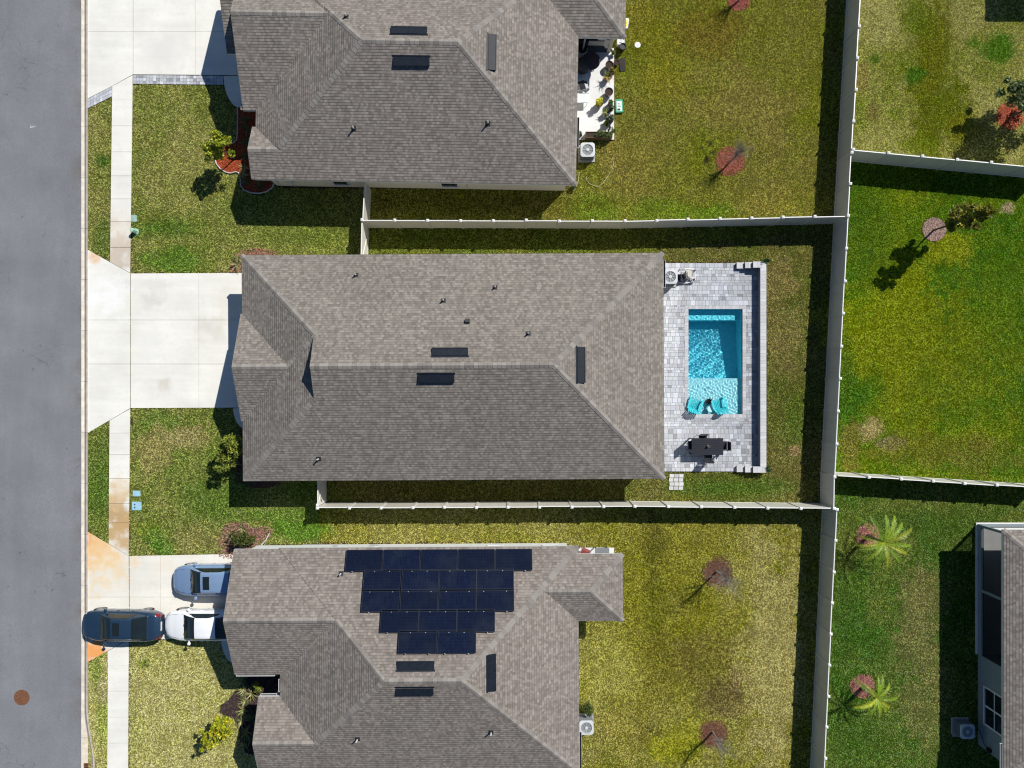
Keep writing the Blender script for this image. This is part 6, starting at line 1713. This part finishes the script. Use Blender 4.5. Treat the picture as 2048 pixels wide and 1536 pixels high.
# things on the lawn beside the patio
def flat_box(px, py, w_, d, h, name, mats, label, cat, rz=0.0, z=0.0):
    c = XY(px, py, h); g = empty(name, (*c, z), rz, label, cat)
    m_ = MB(); m_.rbox(-w_ / 2, w_ / 2, -d / 2, d / 2, 0, h, min(w_, d) * .12, bottom=False) if False else m_.rbox(-w_ / 2, w_ / 2, -d / 2, d / 2, 0, h, min(w_, d) * .12)
    m_.build('body', mats[0], g)
    m_ = MB(); m_.box(-w_ * .36, w_ * .36, -d * .40, d * .36, h, h + .006)
    m_.build('printed_panel', mats[1], g)
    m_ = MB()
    for k in range(3): m_.box(-w_ * .2, w_ * (.05 + .08 * k), d * (.16 - .12 * k), d * (.19 - .12 * k), h + .006, h + .009)
    m_.box(-w_ * .28, w_ * .1, -d * .36, -d * .22, h + .006, h + .009); m_.build('print', mats[2], g)
    return g
flat_box(1238.5, 211.5, .44, .78, .14, 'soil_bag', [M['bag_green'], M['bag_white'], M['dark']], 'green and white bag lying on the lawn beside the patio', 'bag', .05)
flat_box(1242, 80, .42, .52, .35, 'carton', [M['bag_white'], M['bag_white'], M['acdark']], 'white printed box at the lower right corner of the porch roof', 'box')
flat_box(1251, 46, .36, .6, .2, 'sack', [M['bag_white'], M['bag_yellow'], M['dark']], 'white and yellow sack beside the porch roof at the top', 'bag', -.1)
flat_box(1245, 129, .36, .75, .06, 'door_mat', [M['dark'], M['soil'], M['dark']], 'dark mat lying on the lawn beside the brown pots', 'mat', .08)
pot(1246, 92, .20, .5, M['blackfur'], 'round dark lidded bin beside the white printed box', z=0, cat='bin', name='round_bin', lid=True)
m_ = MB(); c = XY(1275, 90); m_.lathe([(.18, 0), (.18, .02), (.15, .03), (.06, .025), (.05, .04), (.001, .045)], c[0], c[1], 20); tag(m_.build('plastic_disc', M['pipe']), 'round white disc lying on the lawn above the patio', 'disc')
m_ = MB(); hp = [XY(*q) for q in ((1224, 314), (1227, 326), (1224, 340), (1216, 352), (1206, 366), (1197, 374), (1188, 372), (1178, 367), (1173, 360), (1173, 353))]
m_.tube([(p[0], p[1], .03) for p in hp], .014, n=5); hp = [XY(*q) for q in ((1158, 345), (1157, 360), (1153, 372), (1143, 380))]; m_.tube([(p[0], p[1], .05) for p in hp], .018, n=5)
tag(m_.build('garden_hose', M['hose'], smooth=True), 'pale garden hose curling over the lawn near the top house corner', 'hose')
# bottom patio
c = XY(1204, 1110, .75); g = empty('patio_table', (*c, ZP), label='dark grey square table on the bottom patio strip', cat='table')
m_ = MB(); m_.rbox(-.42, .42, -.42, .42, .70, .74, .06); m_.build('tabletop', M['acdark'], g)
for sx in (-1, 1):
    for sy in (-1, 1): m_ = MB(); m_.box(sx * .34 - .025, sx * .34 + .025, sy * .34 - .025, sy * .34 + .025, 0, .70); m_.build('leg', M['blackfur'], g)
sling_chair(1168, 1110, 'dark red striped chair on the bottom patio strip', M['red_sling'], rz=math.radians(65), L_=.8)

# ------------------------------------------------------------------ street furniture
c = XY(43.5, 1395, -.03); g = empty('manhole_cover', (*c, -.03), label='round rusty manhole cover in the street', cat='manhole cover')
m_ = MB(); m_.lathe([(.47, .0), (.47, .006), (.43, .008), (.425, .004)], n=40); m_.build('rim', M['rust'], g)
m_ = MB(); m_.lathe([(.424, .006), (.001, .0065)], n=40)
for k in range(-5, 6):
    for j in range(-5, 6):
        if (k * k + j * j) * .07 ** 2 < .36 ** 2: m_.box(k * .07 - .022, k * .07 + .022, j * .07 - .022, j * .07 + .022, .0068, .012)
m_.build('lid', M['rust'], g)
c = XY(180, 1536, 0); g = empty('storm_grate', (c[0], c[1] - .1, -.03), label='rusty storm drain grate in the gutter at the bottom edge', cat='drain')
m_ = MB(); m_.box(-.36, .36, -.5, .36, -.02, .0); m_.build('pit', M['dark'], g)
m_ = MB(); m_.box(-.38, .38, .33, .38, 0, .03); m_.box(-.38, -.33, -.5, .33, 0, .03); m_.box(.33, .38, -.5, .33, 0, .03); m_.box(-.025, .025, -.5, .33, 0, .03)
for k in range(9): m_.box(-.33, .33, -.46 + k * .088, -.43 + k * .088, .0, .026)
m_.build('grate', M['rust'], g)
c = XY(264.5, 460, .4); g = empty('utility_pedestal', (*c, 0), label='pale green utility pedestal beside the sidewalk', cat='utility box')
m_ = MB(); m_.lathe([(.17, 0), (.14, .06), (.125, .4), (.13, .42), (.125, .48), (.001, .5)], n=6); m_.build('housing', M['green_box'], g)
m_ = MB(); m_.lathe([(.19, -.02), (.19, .03), (.15, .03)], n=12); m_.build('base', M['teal_lid'], g)
def lid(px, py, w_, d, mat, label, holes=0):
    c = XY(px, py); g = empty('meter_lid', (*c, 0), label=label, cat='meter box')
    m_ = MB(); m_.rbox(-w_ / 2, w_ / 2, -d / 2, d / 2, -.02, .035, .05); m_.build('lid', mat, g)
    m_ = MB(); m_.rbox(-w_ / 2 - .03, w_ / 2 + .03, -d / 2 - .03, d / 2 + .03, -.02, .02, .05); m_.build('rim', M['teal_lid'], g)
    for k in range(holes): m_ = MB(); m_.lathe([(.001, .037), (.045, .037)], -w_ * .2, .09 - .18 * k, 12); m_.build('read_hole', M['dark'], g)
lid(268, 437, .28, .36, M['teal_lid'], 'weathered green lid in the lawn above the pale green pedestal')
lid(273.5, 987, .40, .29, M['blue_lid'], 'small pale blue lid in the lawn near the sidewalk')
lid(273.5, 1012, .52, .46, M['blue_lid'], 'larger pale blue meter lid with two dark holes', 2)
